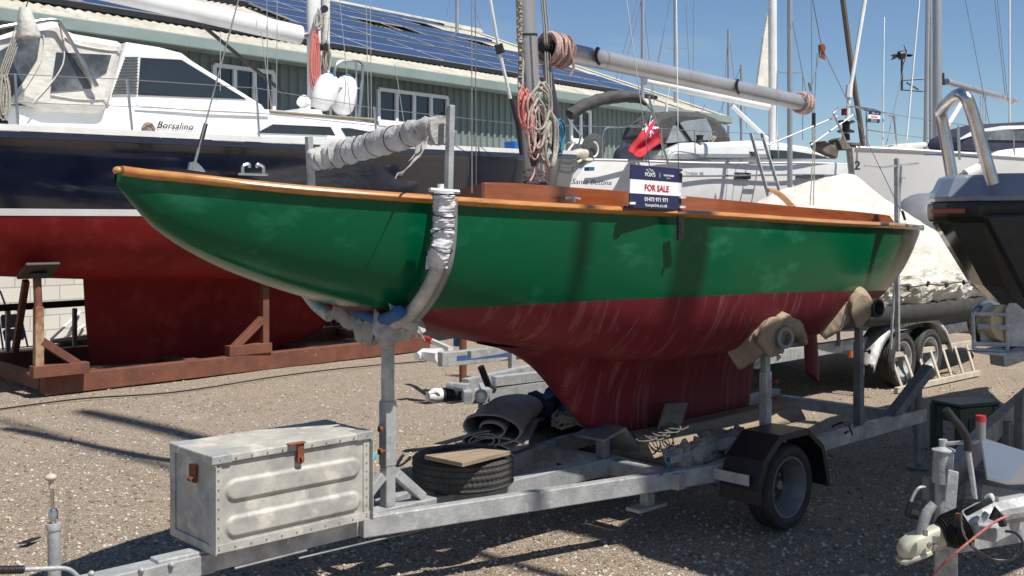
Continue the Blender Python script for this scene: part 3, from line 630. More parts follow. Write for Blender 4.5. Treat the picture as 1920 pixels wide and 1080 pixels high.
rag('hanging_cloth',[P(700,600,Y=4.15),P(715,615,Y=4.12),P(740,622,Y=4.08),P(760,605,Y=4.02)],.12,.1,WRAP,lo_,15,(.1,0,1))
rag('hanging_cloth',[P(650,580,Y=4.7),P(665,592,Y=4.6),P(685,608,Y=4.45),P(700,625,Y=4.3)],.09,.12,WRAP,lo_,18,(.1,0,1))
# aft posts and padded saddles
def apost(x,ytop,Y,mid,X=None):
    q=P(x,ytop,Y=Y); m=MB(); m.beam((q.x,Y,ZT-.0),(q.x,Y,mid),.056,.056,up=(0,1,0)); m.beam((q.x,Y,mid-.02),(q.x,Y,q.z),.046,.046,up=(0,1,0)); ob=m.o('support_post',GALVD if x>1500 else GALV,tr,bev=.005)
    for z in(mid-.06,mid-.16):
        m=MB(); m.lathe([(.005,0),(.005,.03),(.016,.03),(.016,.042),(0,.043)],V((q.x+.02,Y-.029,z)),(.2,-1,0),8); m.o('clamp_bolt',RUSTL,ob)
    m=MB(); m.beam((q.x+.01,Y-.0295,mid-.22),(q.x+.01,Y-.0295,mid-.0),.025,.004,up=(0,1,0)); m.o('slotted_plate',GALV,ob)
    return q
pa=apost(1435,655,3.72,.88); pc=apost(1610,600,3.68,.98)
def saddle(p0,p1,r,seed,wide):
    m=MB(); cs=curve([p0-(p1-p0)*.02,p0,(p0*2+p1)/3,(p0+p1*2)/3,p1],14); m.tube(cs,[r*(1+.08*math.sin(i*.5+seed))*(.6 if i==0 else .9 if i<3 else 1) for i in range(len(cs))],32,lump=.14,ls=13,seed=seed,flat=wide); ob=m.o('cloth_padding',CLOTHB,tr,smooth=True); return ob
s1=saddle(P(1452,632,Y=3.62),P(1452,632,Y=3.62)+V((.05,.55,.03)),.115,1,1.15)
m=MB(); e=P(1474,634,Y=3.56); m.lathe([(.062,0),(.066,.0),(.066,.02),(.060,.03),(.060,.2),(.044,.2),(.044,.0)],e,(.25,1,0),20,loop=True,caps=False); m.lathe([(0,.06),(.046,.06)],e,(.25,1,0),20,caps=False); m.o('roller_tube',SLATEP,s1,smooth=True)
m=MB(); m.tube(curve([P(1372,668,Y=3.85),P(1395,655,Y=3.78),P(1418,640,Y=3.7),P(1440,630,Y=3.66)],12),[.095]*37,28,flat=.45,lump=.12,ls=12,seed=4); m.o('cloth_padding',CLOTHB,tr,smooth=True)
m=MB(); m.tube(curve([P(1462,612,Y=3.62),P(1482,612,Y=3.62),P(1502,628,Y=3.64),P(1510,642,Y=3.66)],6),[.06,.07,.07,.07,.065,.06,.06,.06,.055,.05,.05,.045,.04,.035,.03,.025,.02,.02,.02],14,lump=.3,ls=12,seed=6); m.o('cloth_padding',CLOTHB,tr,smooth=True)
s2=saddle(P(1613,580,Y=3.62),P(1613,580,Y=3.62)+V((.1,.5,.05)),.105,8,.9)
m=MB(); e=P(1648,578,Y=3.56); m.lathe([(.062,0),(.062,.3),(.048,.3),(.048,.0)],e,(.15,1,0),20,loop=True,caps=False); m.lathe([(0,.08),(.048,.08)],e,(.15,1,0),20,caps=False); m.o('roller_tube',RUBBER,s2,smooth=True)
m=MB(); cs=curve([P(1540,628,Y=3.8),P(1560,610,Y=3.75),P(1583,588,Y=3.7),P(1605,570,Y=3.66),P(1622,560,Y=3.64)],12); m.tube(cs,[.045+.05*i/48 for i in range(49)],28,lump=.14,ls=10,seed=9,flat=.6); m.o('cloth_padding',CLOTHB,tr,smooth=True)
m=MB(); m.tube(curve([P(1588,568,Y=3.57),P(1583,590,Y=3.58),P(1576,615,Y=3.6)],4),.005,5); m.o('tie_cord',ROPE,tr,smooth=True)
# wheel and mudguard
RIMD=mat('dark_wheel_disc',(.07,.06,.055),(.04,.035,.03),12,.7,.2)  # disc coloured darker and browner than the galvanised rim
def wheel(par,c,ax,r,wd,rimr,name='wheel',rimmat=None,tw=22,dish=.05,spokes=0):
    "tyre with tread grooves and dished rim; ax points outwards"
    ax=V(ax).normalized(); m=MB(); pr=[]
    h=wd/2
    pr=[(rimr,-h*.8),(rimr+.35*(r-rimr),-h*1.02),(r*.93,-h*.95),(r*.985,-h*.75)]
    g_=[-.5,-.2,.2,.5]
    for q in g_: pr+=[(r,h*(q-.1)),(r-.008,h*(q-.06)),(r-.008,h*(q+.06)),(r,h*(q+.1))]
    pr+=[(r*.985,h*.75),(r*.93,h*.95),(rimr+.35*(r-rimr),h*1.02),(rimr,h*.8),(rimr-.01,0)]
    w_=T(name,None,None) if False else None
    m.lathe(pr,c,ax,48,loop=True,caps=False); ty=m.o('tyre',RUBBER,par,smooth=True,ang=35)
    m=MB(); R=rimr
    m.lathe([(R+.004,h*.82),(R+.006,h*.86),(R-.006,h*.84),(R-.016,h*.5),(R-.022,h*.35),(R-.03,h*.1),(R-.036,-h*.3),(R-.040,-h*.7)],c,ax,40,caps=False)
    rm=m.o('rim',rimmat or GALVD,par,smooth=True,ang=50)
    m=MB(); m.lathe([(R-.038,-h*.72),(R*.6,-h*.8),(R*.45,-h*.62),(R*.33,-h*.55),(R*.30,-h*.4),(0,-h*.4)],c,ax,40,caps=False); m.o('wheel_disc',RIMD,par,smooth=True,ang=50)
    m=MB(); x=ax.orthogonal().normalized(); y=ax.cross(x)
    for k in range(4): 
        a=PI/2*k+.3; m.lathe([(0,-h*.2),(.009,-h*.2),(.009,-h*.5)],c+(x*math.cos(a)+y*math.sin(a))*R*.36,ax,6,caps=False)
    m.lathe([(0,h*.1),(.026,h*.05),(.03,-h*.4)],c,ax,12,caps=False); m.o('wheel_hub',GALVD,par,smooth=True)
    return ty
wc=P(1484,913,Y=3.42); wc=V((wc.x,3.50,.25)); wroot=tr
wheel(tr,wc,(0,-1,0),.25,.16,.172)
wheel(tr,V((wc.x,5.06,.25)),(0,1,0),.25,.16,.172)
m=MB(); m.tube([wc+V((0,.05,0)),V((wc.x,5.0,.25))],.03,10); m.o('axle',GALVD,tr,smooth=True)
def guard(Y0,Y1,sgn):
    pr=[(-.40,-.02),(-.40,.06),(-.335,.215),(-.17,.335),(.13,.335),(.295,.215),(.36,.0),(.36,-.04)]
    m=MB(); c=V((wc.x-.02,0,.25)); inner=[(x*.9,z*.9 if z>0 else z) for x,z in pr]
    a=[c+V((x,Y0,z)) for x,z in pr]; b=[c+V((x*.985,Y1,z*.99)) for x,z in pr]
    for i in range(len(pr)-1): 
        k=m.pts([a[i],a[i+1],b[i+1],b[i]]); m.face(k,k+1,k+2,k+3)
        ia=c+V((inner[i][0],Y0-sgn*.0,inner[i][1])); ib=c+V((inner[i+1][0],Y0,inner[i+1][1]))
        k=m.pts([a[i],ia,ib,a[i+1]]); m.face(k,k+1,k+2,k+3)
    return m.o('mudguard',BLACK,tr,solid=.006,bev=.004)
guard(3.37,3.63,1); guard(5.19,4.93,-1)
m=MB(); q=wc+V((-.42,-.1345,.05)); m.beam((wc.x-.428,3.42,.36),(wc.x-.428,3.66,.36),.006,.06); m.o('mudguard_bracket',GALV,tr)
# rear prop stand, rear post and roller bracket
q=P(1720,876,Z=.0); m=MB(); m.tube([q+V((0,0,.02)),q+V((0,0,.55))],.026,10); m.tube([q+V((0,0,.25)),q+V((0,0,.62))],.034,10); m.lathe([(.075,0),(.075,.012),(.02,.03)],q,(0,0,1),16); m.o('prop_stand',GALVD,tr,smooth=True)
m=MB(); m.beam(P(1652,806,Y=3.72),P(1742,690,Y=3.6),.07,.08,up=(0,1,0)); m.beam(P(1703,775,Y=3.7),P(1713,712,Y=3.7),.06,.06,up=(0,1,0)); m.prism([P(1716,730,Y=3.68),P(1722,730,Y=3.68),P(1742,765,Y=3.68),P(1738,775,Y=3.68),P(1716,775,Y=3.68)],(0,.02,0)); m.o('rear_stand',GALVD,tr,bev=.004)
m=MB(); m.tube(curve([P(1560,800,Y=3.9),P(1580,792,Y=3.85),P(1600,800,Y=3.7),P(1585,812,Y=3.64)],5),.008,6); m.tube(curve([P(1580,790,Y=3.8),P(1592,800,Y=3.6),P(1598,815,Y=3.6)],5),.006,6); m.o('cable',BLACK,tr,smooth=True)
m=MB(); m.tube([P(440,1066,Y=4.0),P(575,1032,Y=4.0)],.006,6); m.o('brake_rod',GALVD,tr,smooth=True)
m=MB(); m.tube([P(560,1047,Y=4.15),P(795,992,Y=4.15)],.005,6); m.o('brake_rod',GALVD,tr,smooth=True)
for a,b in(((1275,858),(1245,872)),((1320,905),(1345,912))):
    m=MB(); m.tube(curve([P(a[0],a[1],Y=4.0),P((a[0]+b[0])/2,(a[1]+b[1])/2-3,Y=4.0),P(b[0],b[1],Y=4.0)],4),.006,5); m.o('blue_hose',BLUEF,tr,smooth=True)
# jockey wheel column and handle at the left
JY=4.08
m=MB(); m.tube([P(101,985,Y=JY),P(103,1150,Y=JY)],.0235,14); m.lathe([(.027,-.012),(.029,0),(.027,.012)],P(101,987,Y=JY),(0,0,1),14); jk=m.o('jockey_column',GALV,tr,smooth=True)
m=MB(); m.tube([P(97,905,Y=JY),P(100,985,Y=JY)],.0075,8); m.lathe([(.008,-.01),(.017,-.006),(.018,.02),(.012,.032)],P(100,970,Y=JY),(0,0,1),12); m.o('screw_rod',STEEL,jk,smooth=True)
m=MB(); m.ball(P(95,895,Y=JY),.022,8,(1,1,.6)); m.lathe([(.01,-.03),(.01,0)],P(96,900,Y=JY),(0,0,1),8); m.o('knob',mat('faded_red_plastic',(.42,.30,.26),(.5,.42,.38),20,.7),jk,smooth=True)
m=MB(); m.tube([P(-20,1070,Y=3.95),P(45,1068,Y=3.95)],[.015+.0015*(k%2) for k in range(2)],10)
pts=[P(-20,1069,Y=3.95)+(P(44,1068,Y=3.95)-P(-20,1069,Y=3.95))*k/30 for k in range(31)]; m=MB(); m.tube(pts,[.0155 if k%2 else .0135 for k in range(31)],12); m.o('hand_grip',BLACK,tr,smooth=True)
m=MB(); m.tube(curve([P(42,1068,Y=3.95),P(90,1066,Y=3.95),P(122,1066,Y=3.95),P(140,1075,Y=3.95),P(155,1095,Y=3.95)],6),.0085,10); m.o('handbrake_lever',GALV,tr,smooth=True)
# ---------------- metal box ----------------
BOXM=mat('weathered_aluminium',(.46,.44,.39),(.28,.275,.26),6,.65,.1,.15,40,c3=(.58,.54,.47),s3=9,l3=.52,h3=.72,rv=.1)
A=P(401,1040,Z=ZT+.005); B=P(700,971,Z=ZT+.005); ux=(B-A).normalized(); uy=V((-ux.y,ux.x,0)); Lb=(B-A).length-.025; Db=.37; Hb=.375
bx=T('metal_tool_box','weathered riveted aluminium chest with rusty latch on the trailer drawbar','box',tuple(A+ux*Lb/2+uy*Db/2))
W3=lambda a,b,c:A+ux*a+uy*b+V((0,0,c))
m=MB(); rr=.03
def bpanel(m,fn,w,h,ribs,n1=130,n2=64,out=1):
    def f(u,v):
        a,c=u*w,v*h; d=0
        for (x0,x1,zc,hh) in ribs:
            xx=min(max(a,x0+hh),x1-hh); r=math.hypot(a-xx,c-zc); d=max(d,min(1,max(0,(hh-r)/.012)))
        d=d*d*(3-2*d); return fn(a,c,d*.012)
    m.grid(f,n1,n2)
bpanel(m,lambda a,c,d:W3(a,-d,c),Lb,Hb,[(.05,Lb-.05,.255,.048),(.05,Lb-.05,.10,.048)])
bpanel(m,lambda a,c,d:W3(0-d*.5,a,c),Db,Hb,[(.03,Db-.03,.17,.11)],30,30)
m.grid(lambda u,v:W3(Lb,u*Db,v*Hb),4,4); m.grid(lambda u,v:W3(u*Lb,Db,v*Hb),4,4); m.grid(lambda u,v:W3(u*Lb,v*Db,0),4,4)
m.o('body',BOXM,bx,smooth=True,ang=50)
m=MB(); 
for a in(-.004,Lb+.004): m.beam(W3(a,-.004,0),W3(a,-.004,Hb),.004,.05,up=uy); m.beam(W3(a,Db+.004,0),W3(a,Db+.004,Hb),.004,.05,up=uy)
for a in(0.018,Lb-.018): m.beam(W3(a,-.003,0),W3(a,-.003,Hb),.034,.005,up=uy)
m.beam(W3(-.003,.018,0),W3(-.003,.018,Hb),.005,.034,up=uy)
m.beam(W3(-.004,-.004,.018),W3(Lb+.004,-.004,.018),.006,.036); m.beam(W3(-.004,-.004,.018),W3(-.004,Db,.018),.006,.036)
m.o('corner_trim',BOXM,bx,bev=.001)
m=MB(); m.prism([W3(-.014,-.014,Hb+.004),W3(Lb+.014,-.014,Hb+.004),W3(Lb+.014,Db+.014,Hb+.004),W3(-.014,Db+.014,Hb+.004)],(0,0,.034)); lid=m.o('lid',BOXM,bx,bev=.006)
m=MB()
for a,b in((0,0),(Lb,0),(0,Db),(Lb,Db)):
    sx=1 if a==0 else -1; sy=1 if b==0 else -1; m=MB(); m.box(W3(a+sx*.03,b+sy*.03,Hb+.021),(.093,.093,.037),Matrix((ux,uy,V((0,0,1)))).transposed()); m.o('lid_corner',GALV,lid,bev=.004)
m=MB()
for i in range(11):
    a=.02+(Lb-.04)*i/10
    for z in(.018,Hb+.021): m.ball(W3(a,-.008 if z<.1 else -.0165,z),.0045,4)
for i in range(9):
    for a in(.018,Lb-.018): m.ball(W3(a,-.007,.03+i*.04),.004,4)
    m.ball(W3(-.007,.018,.03+i*.04),.004,4)
m.o('rivets',STEEL,bx,smooth=True)
la=Lb*.515
m=MB(); m.box(W3(la,-.02,Hb+.005),(.034,.010,.062),Matrix((ux,uy,V((0,0,1)))).transposed()); m.box(W3(la-.02,-.018,Hb+.040),(.085,.03,.006),Matrix((ux,uy,V((0,0,1)))).transposed()); m.lathe([(.008,-.01),(.018,-.01),(.018,.012),(.008,.012)],W3(la,-.016,Hb-.035),uy,14,loop=True,caps=False); m.tube([W3(la,-.03,Hb-.02),W3(la,-.034,Hb-.035)],.006,6)
m.o('latch',RUSTL,bx,bev=.002)
m=MB(); m.box(W3(-.012,.165,Hb-.06),(.012,.055,.075),Matrix((ux,uy,V((0,0,1)))).transposed()); m.lathe([(.006,-.02),(.012,-.02),(.012,.02),(.006,.02)],W3(-.02,.165,Hb-.085),uy,10,loop=True,caps=False)
m.o('side_handle',RUSTL,bx,bev=.002)
# ---------------- spare tyre, plank ----------------
sp=T('spare_tyre','worn black tyre lying flat on the trailer frame under a square board','tyre',(3.70,4.32,.41))
def tyre_flat(c,r,rimr,h):
    m=MB(); pr=[(rimr,h*.12),(rimr+.02,h*.02),(r*.85,0),(r*.95,h*.06)]
    for q in(.2,.4,.6,.8): pr+=[(r,h*(q-.07)),(r-.005,h*(q-.04)),(r-.005,h*(q+.04)),(r,h*(q+.07))]
    pr+=[(r*.95,h*.94),(r*.85,h),(rimr+.02,h*.98),(rimr,h*.88),(rimr+.04,h*.8),(rimr+.06,h*.5),(rimr+.04,h*.2)]
    m.lathe(pr,c,(0,0,1),180,loop=True,caps=False)
    for i,v in enumerate(m.v):
        q=V(v)-V(c); k=(i%180); rad=math.hypot(q.x,q.y)
        if rad>r*.94 and (k+(int(q.z*30)%2)*2)%3==0: m.v[i]=(c[0]+q.x*.984,c[1]+q.y*.984,v[2])
    ob=m.o('casing',RUBBER,sp,smooth=True,ang=25)
    m=MB()
    for k in range(0):
        a=2*PI*k/56; 
        for zz in(.12,.5,.88):
            aa=a+.03*(zz>.4); p=V(c)+V((math.cos(aa)*(r-.002),math.sin(aa)*(r-.002),h*zz)); m.box(p,(.012,.017,h*.14),Matrix.Rotation(aa,3,'Z'))
tyre_flat((3.70,4.32,.405),.272,.165,.165)
pk=T('wooden_board','square offcut of bare plywood lying on the spare tyre','board',(3.7,4.3,.58))
zz=.582; m=MB(); m.prism([P(796,861,Z=zz),P(867,876,Z=zz),P(957,853,Z=zz),P(884,847,Z=zz)],(0,0,.022)); m.o('board',WOODP,pk,bev=.002)
# ---------------- dust sheets, ropes, timber on trailer ----------------
CARP=mat('grey_carpet',(.38,.33,.285),(.29,.25,.215),6,.95,bump=.5,bscale=60,c3=(.16,.145,.13),s3=4,l3=.55,h3=.7)
cr=T('folded_carpet','grey carpet sheet folded and rolled up on the trailer ahead of the keel','carpet',tuple(P(980,830,Y=4.9)))
def spiral(c0,axis,L,a,b,turns,mt,par,name,seed=0,r0=.25):
    ax=V(axis).normalized(); x=V((0,0,1)).cross(ax).normalized(); z=V((0,0,1)); m=MB(); N_=int(turns*26); 
    def fn(u,v):
        th=turns*2*PI*u; k=r0+(1-r0)*u; q=V(c0)+ax*(L*v)+x*(math.cos(th)*a*k)+z*(math.sin(th)*b*k*(1-.15*v)); nz_=noise.noise_vector(q*5+V((seed,0,0))); return q+nz_*.022
    m.grid(fn,N_,14); return m.o(name,mt,par,smooth=True,solid=.008)
ca=V((.80,.60,0)); e0=P(915,822,Y=4.72)
spiral(e0+V((0,0,.06)),ca,.85,.21,.10,1.7,CARP,cr,'rolled_layer',1)
spiral(e0+V((.02,-.02,-.065)),ca,.90,.22,.07,1.4,CARP,cr,'rolled_layer',5)
spiral(e0+V((-.02,.02,-.02)),ca,.26,.13,.06,2.3,CARP,cr,'rolled_layer',9,.4)
bt=T('blue_tarpaulin','crumpled dark blue tarpaulin bundled behind the grey carpet at the keel','tarpaulin',tuple(P(1030,775,Y=5.2)))
m=MB(); m.tube(curve([P(985,785,Y=5.2),P(1015,768,Y=5.2),P(1045,752,Y=5.2),P(1075,760,Y=5.2)],8),.11,16,lump=.5,ls=9,seed=3); m.o('folds',mat('blue_tarp',(.015,.05,.10),(.03,.09,.16),6,.6,bump=.6,bscale=14),bt,smooth=True)
rp=T('coiled_rope','grey coiled rope heaped beside the blue tarpaulin at the foot of the keel','rope',tuple(P(1070,785,Y=4.8)))
m=MB(); rn=random.Random(3); pts=[]
for k in range(90):
    a=k*.42; pts.append(P(1068,787,Y=4.75)+V((math.cos(a)*.11+rn.uniform(-.02,.02),math.sin(a)*.10,rn.uniform(-.02,.03)+.02*math.sin(a*.3))))
m.tube(pts,.011,6); m.o('rope_coil',ROPE,rp,smooth=True)
rp2=T('mooring_line','thin grey rope heaped on the timber under the keel','rope',tuple(P(1215,820,Y=4.0)))
m=MB(); pts=[]
for k in range(110):
    a=k*.45; pts.append(P(1205,822,Y=4.05)+V((math.cos(a)*(.05+.03*math.sin(k*.31))+.0030*k,math.sin(a)*.05-.02,.0+.008*math.sin(k*.7)+.008*math.sin(a)+.0003*k)))
m.tube(pts,.005,6); m.o('rope_coil',mat('rope_dirty',(.15,.14,.125),(.09,.085,.075),60,.9),rp2,smooth=True)
tb=T('timber_baulk','long squared timber baulk lying beside the keel on the trailer','timber',(5.6,4.13,.40))
m=MB(); m.prism([V((4.93,4.02,.402)),V((4.93,4.22,.402)),V((4.93,4.22,.53)),V((4.93,4.10,.53))],(1.75,.05,.0)); m.o('baulk',WOODP,tb,bev=.004)
pw=T('plywood_offcut','small grey plywood offcut leaning against the maroon keel','board',tuple(P(1250,815,Y=4.1)))
m=MB(); m.prism([P(1228,817,Y=4.08),P(1269,812,Y=4.08),P(1287,754,Y=4.17),P(1246,757,Y=4.17)],(0.005,-.012,0)); m.o('board',WOODG,pw,bev=.001)
# bundle of pipes and sacking by the mudguard
bd_=T('bundle_of_poles','bundle of square tubes tied with frayed sacking on the trailer beside the mudguard','poles',tuple(P(1320,860,Y=3.85)))
for i,(x,y) in enumerate(((1253,862),(1283,874),(1300,858),(1268,853))):
    p=P(x,y,Y=3.78+.02*i); m=MB(); d=V((1,.10,0)); s_=.018
    q0,q1=p,p+d*.75
    for dy,dz,w_,h_ in((-s_,0,.004,2*s_),(s_,0,.004,2*s_),(0,-s_,2*s_,.004),(0,s_,2*s_,.004)): m.beam(q0+V((0,dy,dz)),q1+V((0,dy,dz)),w_,h_)
    m.o('square_tube',GALV,bd_)
m=MB(); m.tube(curve([P(1262,868,Y=3.82),P(1300,848,Y=3.84),P(1345,838,Y=3.88),P(1385,820,Y=3.95)],10),[.06+.012*math.sin(k*1.1) for k in range(31)],18,lump=.6,ls=18,seed=2); m.o('sacking',mat('frayed_sacking',(.40,.36,.30),(.26,.23,.19),14,.95,bump=.9,bscale=50,bd=.03),bd_,smooth=True)
m=MB(); m.tube(curve([P(1350,835,Y=3.8),P(1372,828,Y=3.82),P(1385,835,Y=3.8),P(1370,848,Y=3.76)],8),.03,12,lump=.4,ls=16,seed=7); m.o('sacking',WRAP,bd_,smooth=True)
m=MB(); pts=[P(1262,850+18*math.sin(k*.9),Y=3.74+.012*math.cos(k*.9))+V((.004*k,0,0)) for k in range(22)]; m.tube(curve([P(1250,835,Y=3.77),P(1256,870,Y=3.74),P(1238,892,Y=3.75)],6),.005,5); m.o('tie_cord',ROPEB,bd_,smooth=True)
# scraps on the ground
for nm,lb,pp_,mt in(('paper_scrap','turquoise scrap of card on the gravel behind the metal box',[(697,852),(708,850),(702,862),(697,863)],mat('turquoise_card',(.03,.40,.50),None,5,.6)),('slate_strip','thin dark strip of slate lying on the gravel at far left',[(33,1020),(60,1010),(78,1008),(52,1019)],BLACK)):
    z=.012; m=MB(); m.prism([P(x,y,Z=z) for x,y in pp_],(0,0,.006)); tag(m.o(nm,mt),lb,nm.split('_')[0] if nm[0]=='p' else 'strip')
# ---------------- for sale sign ----------------
SNAVY=mat('sign_navy',(.018,.022,.075),(.016,.02,.068),2,.45); SWHITE=mat('sign_white',(.78,.78,.78),(.74,.74,.74),2,.45); SRED=mat('sign_red',(.52,.01,.06),(.48,.01,.055),2,.45)
def sign(root_name,label,c,cat,text_small=True):
    "c: four corners tl,tr,br,bl"
    tl,tr_,br,bl=c; s=T(root_name,label,cat,tuple((bl+br)/2)); X=(tr_-tl); Yv=(tl-bl); n=X.cross(Yv).normalized(); w_=X.length; h_=Yv.length
    q=lambda a,b:bl+X*a+Yv*b
    m=MB(); 
    for (b0_,b1_,k) in((0,.335,0),(.335,.66,1),(.66,1,0)):
        m.mi=k; m.prism([q(0,b0_),q(1,b0_),q(1,b1_),q(0,b1_)],-n*.006)
    bd2=m.o('board',[SNAVY,SWHITE],s)
    f=n*.002; ux_=X.normalized(); uy_=Yv.normalized()
    def tx(nm,st,a,b,size,mt,off=0,al='CENTER',sx=1.0,sh=0): text(nm,st,q(a,b)+f,ux_,uy_,size*h_,mt,s,off=off,ext=.0006,align=al,sx=sx,shear=sh)
    tx('lettering','FOR SALE',.5,.42,.205,SRED,.004*h_,sx=1.04)
    tx('lettering','01473 971 971',.5,.17,.135,SWHITE,.0015*h_,sx=1.08); tx('lettering','foxsyachts.co.uk',.5,.045,.11,SWHITE,0,sx=1.12)
    tx('lettering',"FOX'S",.36,.755,.125,SWHITE,.002*h_,sx=1.15); tx('lettering','YACHT SALES',.72,.79,.055,SWHITE,.002*h_,sx=1.15); tx('lettering','SINCE 1927',.72,.735,.028,SWHITE,0)
    m=MB(); m.beam(q(.545,.74)+f,q(.545,.86)+f,.0025*h_*4,.0008,up=n) 
    for k in range(3): 
        m.tube([q(.28+.05*k+.03*t,.885+.03*math.sin(t*3.1)+.018*(k==1))+f for t in [i/6*2 for i in range(7)]],[.001*h_+.010*h_*math.sin(PI*i/6) for i in range(7)],6,flat=1)
    m.o('wave_logo',SWHITE,s); return s
Ysn=3.53
sg=sign('for_sale_sign','navy and white for sale sign tied to the coaming of the green keelboat',[P(1183,308,Y=Ysn),P(1280,317,Y=Ysn),P(1278,395,Y=Ysn),P(1180,389,Y=Ysn)],'sign')
m=MB(); m.beam(P(1172,388,Y=3.545),P(1290,396,Y=3.545),.02,.012); m.o('sign_batten',BLACK,sg)
for x,y in((1184,381),(1278,388),(1279,370),(1280,323)):
    m=MB(); m.beam(P(x-4,y,Y=3.52),P(x+6,y,Y=3.52),.012,.012); m.o('sign_clip',WHITE,sg)
m=MB(); m.tube([P(1282,398,Y=3.54),P(1342,402,Y=3.6)],.006,6); m.o('sign_rod',BLACK,sg)
# ---------------- navy cruising yacht on steel cradle ----------------
def ext(name,pl,poly,o0,o1,mt,par,bev=0,smooth=None,label=None):
    m=MB(); m.prism([pl.at(x,y,o0) for x,y in poly],pl.n*(o1-o0)); return m.o(name,mt,par,bev=bev,smooth=smooth,label=label)
def tubes(name,mt,par,*items):
    m=MB()
    for pts,r in items: m.tube(pts,r,6)
    return m.o(name,mt,par,smooth=True)
NY=T('navy_cruising_yacht','navy hulled sailing yacht with red bottom and white wheelhouse standing in a rusty cradle','yacht',(8,12.6,.15))
xsN=[1.2,2.0,3.5,5.5,7.5,9.5,11,12.2,13.0,13.3]
hull(xsN,[1.25,1.4,1.6,1.7,1.68,1.4,1.0,.55,.17,.03],[2.66,2.66,2.672,2.685,2.71,2.76,2.81,2.87,2.915,2.93],[1.55,1.40,1.24,1.12,1.08,1.15,1.3,1.55,2.1,2.7],[1.86]*7+[1.87,2.1,2.7],lambda x,y,z:(x,12.6+y,z),q=1.3,pp=[.35,.33,.32,.3,.3,.38,.5,.6,.7,.8],n1=16,n2=12,mats=[NAVY,REDAF,WHITE],parent=NY,name='hull',band=None)
# white boot stripe as a thin strip following the hull
def hullY(x,z,_c={}):
    B=float(spl(xsN,[1.25,1.4,1.6,1.7,1.68,1.4,1.0,.55,.17,.03],x)); S=float(spl(xsN,[2.66,2.66,2.672,2.685,2.71,2.76,2.81,2.87,2.915,2.93],x)); Zb=float(spl(xsN,[1.55,1.40,1.24,1.12,1.08,1.15,1.3,1.55,2.1,2.7],x)); p_=float(spl(xsN,[.35,.33,.32,.3,.3,.38,.5,.6,.7,.8],x))
    f=min(max((S-z)/(S-Zb),0),1)**(1/1.3); a=math.asin(f); return B*math.cos(a)**p_
for s_ in(-1,1):
    m=MB(); m.grid(lambda u,v:V((1.25+10.6*u,12.6+s_*(hullY(1.25+10.6*u,1.862+.07*v)+.004),1.862+.07*v)),60,2); m.o('boot_stripe',WHITE,NY,smooth=True)
    m=MB(); rr=[]
    for k in range(61):
        X=1.25+12*k/60; B=hullY(X,float(spl(xsN,[2.66,2.66,2.672,2.685,2.71,2.76,2.81,2.87,2.915,2.93],X))); z=float(spl(xsN,[2.66,2.66,2.672,2.685,2.71,2.76,2.81,2.87,2.915,2.93],X)); y=12.6+s_*(B+.02)
        rr.append([V((X,y-.03,z-.05)),V((X,y+.03,z-.05)),V((X,y+.03,z+.02)),V((X,y-.03,z+.02))])
    m.rings(rr); rb=m.o('rubbing_rail',mat('dark_rail',(.03,.035,.06),None,3,.25,.2),NY,smooth=True,ang=30)
    m=MB(); m.rings([[p+V((0,0,.062)) for p in r] for r in rr]); m.o('toe_rail',WALU,NY,smooth=True,ang=30)
m=MB(); m.grid(lambda u,v:V((1.25+12*u,12.6+(v*2-1)*hullY(1.25+12*u,2.66),2.70+.25*u*u)),30,6); m.o('deck',WHITE,NY,smooth=True)
m=MB(); keel(m,([.1,.25,.6,1.0,1.3],[7.5,8.05,8.5,8.85,9.1]),([.1,.5,1.3],[5.0,4.95,4.9]),.17,[.10,.13,.2,.35,.6,.85,1.0,1.1,1.2,1.3],12.6,top=.7,flare=3.5); m.o('keel',REDAF,NY,smooth=True,ang=60)
p1=PY(11.45); p2=PY(11.7)
ext('coachroof',p1,[(-40,252),(-40,193),(200,203),(480,203),(600,212),(700,229),(742,250),(742,262),(-40,262)],0,2.2,WHITE,NY,bev=.04)
ext('wheelhouse',p2,[(200,215),(208,170),(236,78),(300,88),(342,99),(362,114),(492,196),(505,215)],0,1.8,WHITE,NY,bev=.03)
ext('side_window',p2,[(264,108),(340,112),(462,186),(259,178)],-.012,.03,GLASS,NY)
m=MB()
for k in range(13):
    y=108+k*5.6; a=235-(y-108)*.36; m.beam(p2.at(a,y,-.012),p2.at(259-(y-108)*.03,y,-.012),.02,.012)
m.o('louvre',GCANV,NY)
ext('roof_hatch',p2,[(273,97),(277,90),(322,94),(328,102),(322,105)],.3,.8,WHITE,NY,bev=.02)
for poly in([(482,249),(512,233),(620,238),(629,254)],[(640,240),(655,240),(722,252),(722,258),(650,256)]): ext('cabin_window',p1,poly,-.012,.03,GLASS,NY)
m=MB(); m.tube([p1.at(255,197,-.03),p1.at(380,208,-.03),p1.at(505,213,-.03)],.012,6); m.o('grab_rail',WALU,NY,smooth=True)
m=MB(); m.tube([p1.at(505,209,-.0),p1.at(640,220,.0),p1.at(700,224,.0)],.02,6); m.o('handrail',WOODP,NY,smooth=True)
ext('deck_hatch',p1,[(560,210),(563,203),(602,206),(606,214)],.1,.6,WHITE,NY,bev=.01)
